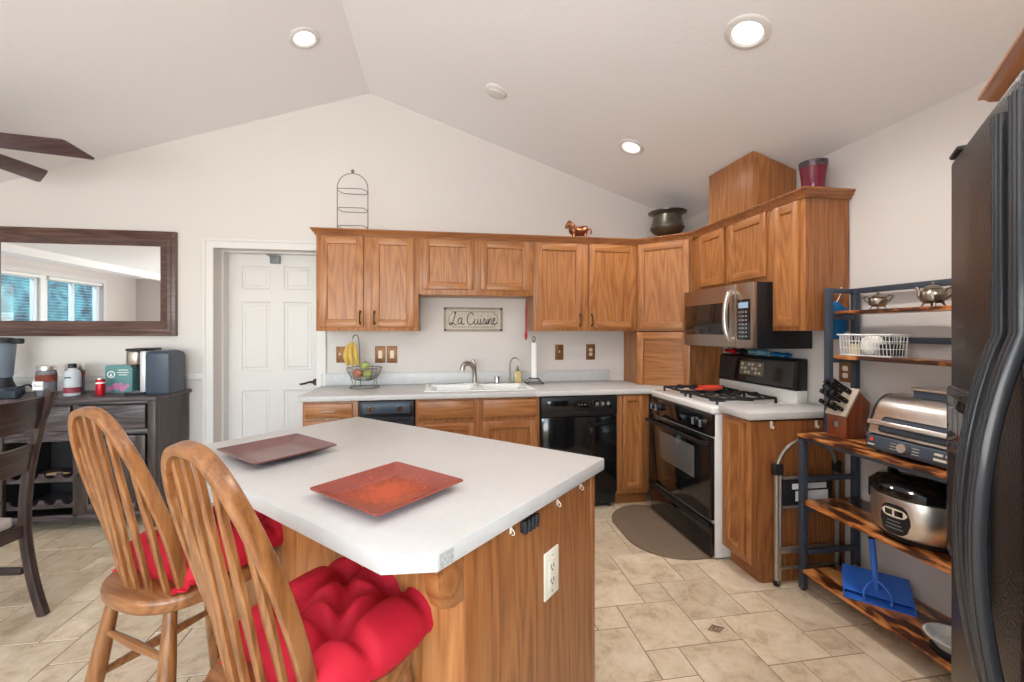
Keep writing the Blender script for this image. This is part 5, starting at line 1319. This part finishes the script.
b = MB(); b.lathe([(.001, 0), (.050, 0), (.054, .006), (.054, .165), (.047, .18)], plain('jar_glass', S(150, 150, 158), .08, trans=.5), 28, cap=True); b.build('glass', t)
b = MB(); b.lathe([(.050, .1805), (.052, .205), (.048, .212), (.001, .212)], STEEL, 24); b.build('lid', t)
b = MB(); b.lathe([(.0545, .1), (.0545, .15)], COFFEE, 28, cap=False); b.build('contents', t)
b = MB(); b.box(-.04, .022, -.058, -.050, .045, .105, PAPER); b.tube(smooth([(-.03, -.0585, .07), (-.022, -.0585, .085), (-.016, -.0585, .068), (-.006, -.0585, .078), (.004, -.0585, .07), (.016, -.0585, .078)], 3), .0012, INK, 5); b.build('label', t)
t = thing('glass_jar', 'darker jar with reddish contents behind the bottle', 'jar', (-2.675, 3.62, HS))
b = MB(); b.lathe([(.001, 0), (.050, 0), (.054, .006), (.054, .165), (.047, .18)], plain('jar_glass_dark', S(112, 106, 116), .1, trans=.3), 28); b.build('glass', t)
b = MB(); b.lathe([(.0545, .12), (.0545, .165)], COFFEE, 28, cap=False); b.build('contents', t)
b = MB(); b.lathe([(.050, .1805), (.052, .205), (.048, .212), (.001, .212)], STEEL, 24); b.build('lid', t)
# blender
t = thing('blender', 'countertop blender with clear jar at the left edge of the sideboard', 'blender', (-3.07, 3.55, HS), 0)
b = MB(); b.prism(rrect(-.10, .085, -.09, .09, .03), 0.0005, .06, SLATE, 'xy', .01); b.lathe([(.07, .06), (.055, .10), (.05, .13), (.001, .13)], BLKP, 24); b.build('base', t)
b = MB(); b.lathe([(.05, .1305), (.056, .14), (.072, .37), (.066, .37), (.05, .15), (.001, .145)], plain('blender_jar', S(150, 162, 178), .08, trans=.5), 28); b.build('jar', t)
b = MB(); b.lathe([(.076, .3705), (.076, .40), (.05, .41), (.001, .412)], BLKP, 26); b.box(.05, .125, -.022, .022, .365, .405, BLKP, .010); b.build('lid', t)
b = MB(); b.tube(smooth([(.08, .02, .05), (.13, .04, .07), (.16, .06, .02), (.19, .05, .03), (.215, .03, .05)]), .006, BLKP, 8); b.build('power_cord', t)
b = MB(); b.prism(rrect(0, .11, 0, .06, .02), 0, .055, plain('cord_black', S(44, 50, 58), .5), 'xy', .012); tag(b.build('charger_block', loc=(-2.95, 3.37, HS)), 'dark plastic appliance block on the sideboard in front of the blender', 'appliance')

# ================================================================== DINING CHAIR
t = thing('dining_chair', 'dark wooden slat-back dining chair with pale seat at the left edge', 'chair', (-2.035, 1.995, 0), 84)
# local x runs along the back toward the other rear post, local y toward the chair front
CW = .42
def post(x):
    b = MB(); P = smooth([(x, -.085, .0005), (x, -.035, .18), (x, 0, .42), (x, -.012, .66), (x, -.06, .90), (x, -.118, 1.085)], 6)
    b.tube(P, .02, ESP[2], 12, flat=(.021, .017), up=(0, 1, .1)); return b.build('rear_leg', t)
yb = lambda z: -.012 - .048 * (z - .66) / .24 if z > .66 else 0
post(0); post(CW)
for z0, z1 in ((.905, 1.055), (.70, .83)):
    b = MB(); rows = []
    for i in range(13):
        q = i / 12; x = .014 + (CW - .028) * q; bow_ = -.035 * math.sin(math.pi * q)
        y0, y1 = yb(z0) - .0 + bow_, yb(z1) + bow_
        rows.append([(x, y0 - .010, z0), (x, y1 - .010, z1), (x, y1 + .010, z1), (x, y0 + .010, z0)])
    b.rings(rows, ESP[0]); b.build('back_slat', t)
for x in (.0, CW):
    b = MB(); b.box(x - .019, x + .019, .395, .433, .0005, .44, ESP[2], .003); b.build('front_leg', t)
    b = MB(); b.box(x - .012, x + .012, .02, .396, .385, .44, ESP[1], .002); b.box(x - .010, x + .010, .01, .396, .20, .232, ESP[1], .002); b.build('side_rail', t)
for nm, q in (('apron', (.018, CW - .018, -.010, .012, .385, .44)), ('apron', (.018, CW - .018, .402, .425, .385, .44)), ('stretcher', (.012, CW - .012, .19, .212, .205, .228))):
    b = MB(); b.box(*q, ESP[0], .002); b.build(nm, t)
b = MB(); b.prism(rrect(.022, CW - .022, .015, .45, .03), .4405, .488, SEATF, 'xy', .014, seg=3); b.build('seat', t)

# ------------------------------------------------------------------ shared group phrases for the repeats
GROUPS = {'wall_cabinet': 'oak wall cabinets', 'base_cabinet': 'oak base cabinets', 'wall_plate': 'copper wall plates', 'dinner_plate': 'square plates on the island', 'adhesive_hook': 'small adhesive hooks',
          'seat_cushion': 'red cushions on the stools', 'apple': 'fruit in the wire basket', 'pear': 'fruit in the wire basket', 'glass_jar': 'glass jars on the sideboard', 'tea_box': 'cartons on the sideboard', 'oven_mitt': 'cloths on the stove back ledge',
          'folded_cloth': 'cloths on the stove back ledge', 'pot_holder': 'cloths on the stove back ledge', 'countertop': 'laminate countertops'}
for o in list(bpy.data.objects):
    k = o.name.split('.')[0]
    if o.parent is None and k in GROUPS and 'group' not in o: o['group'] = GROUPS[k]
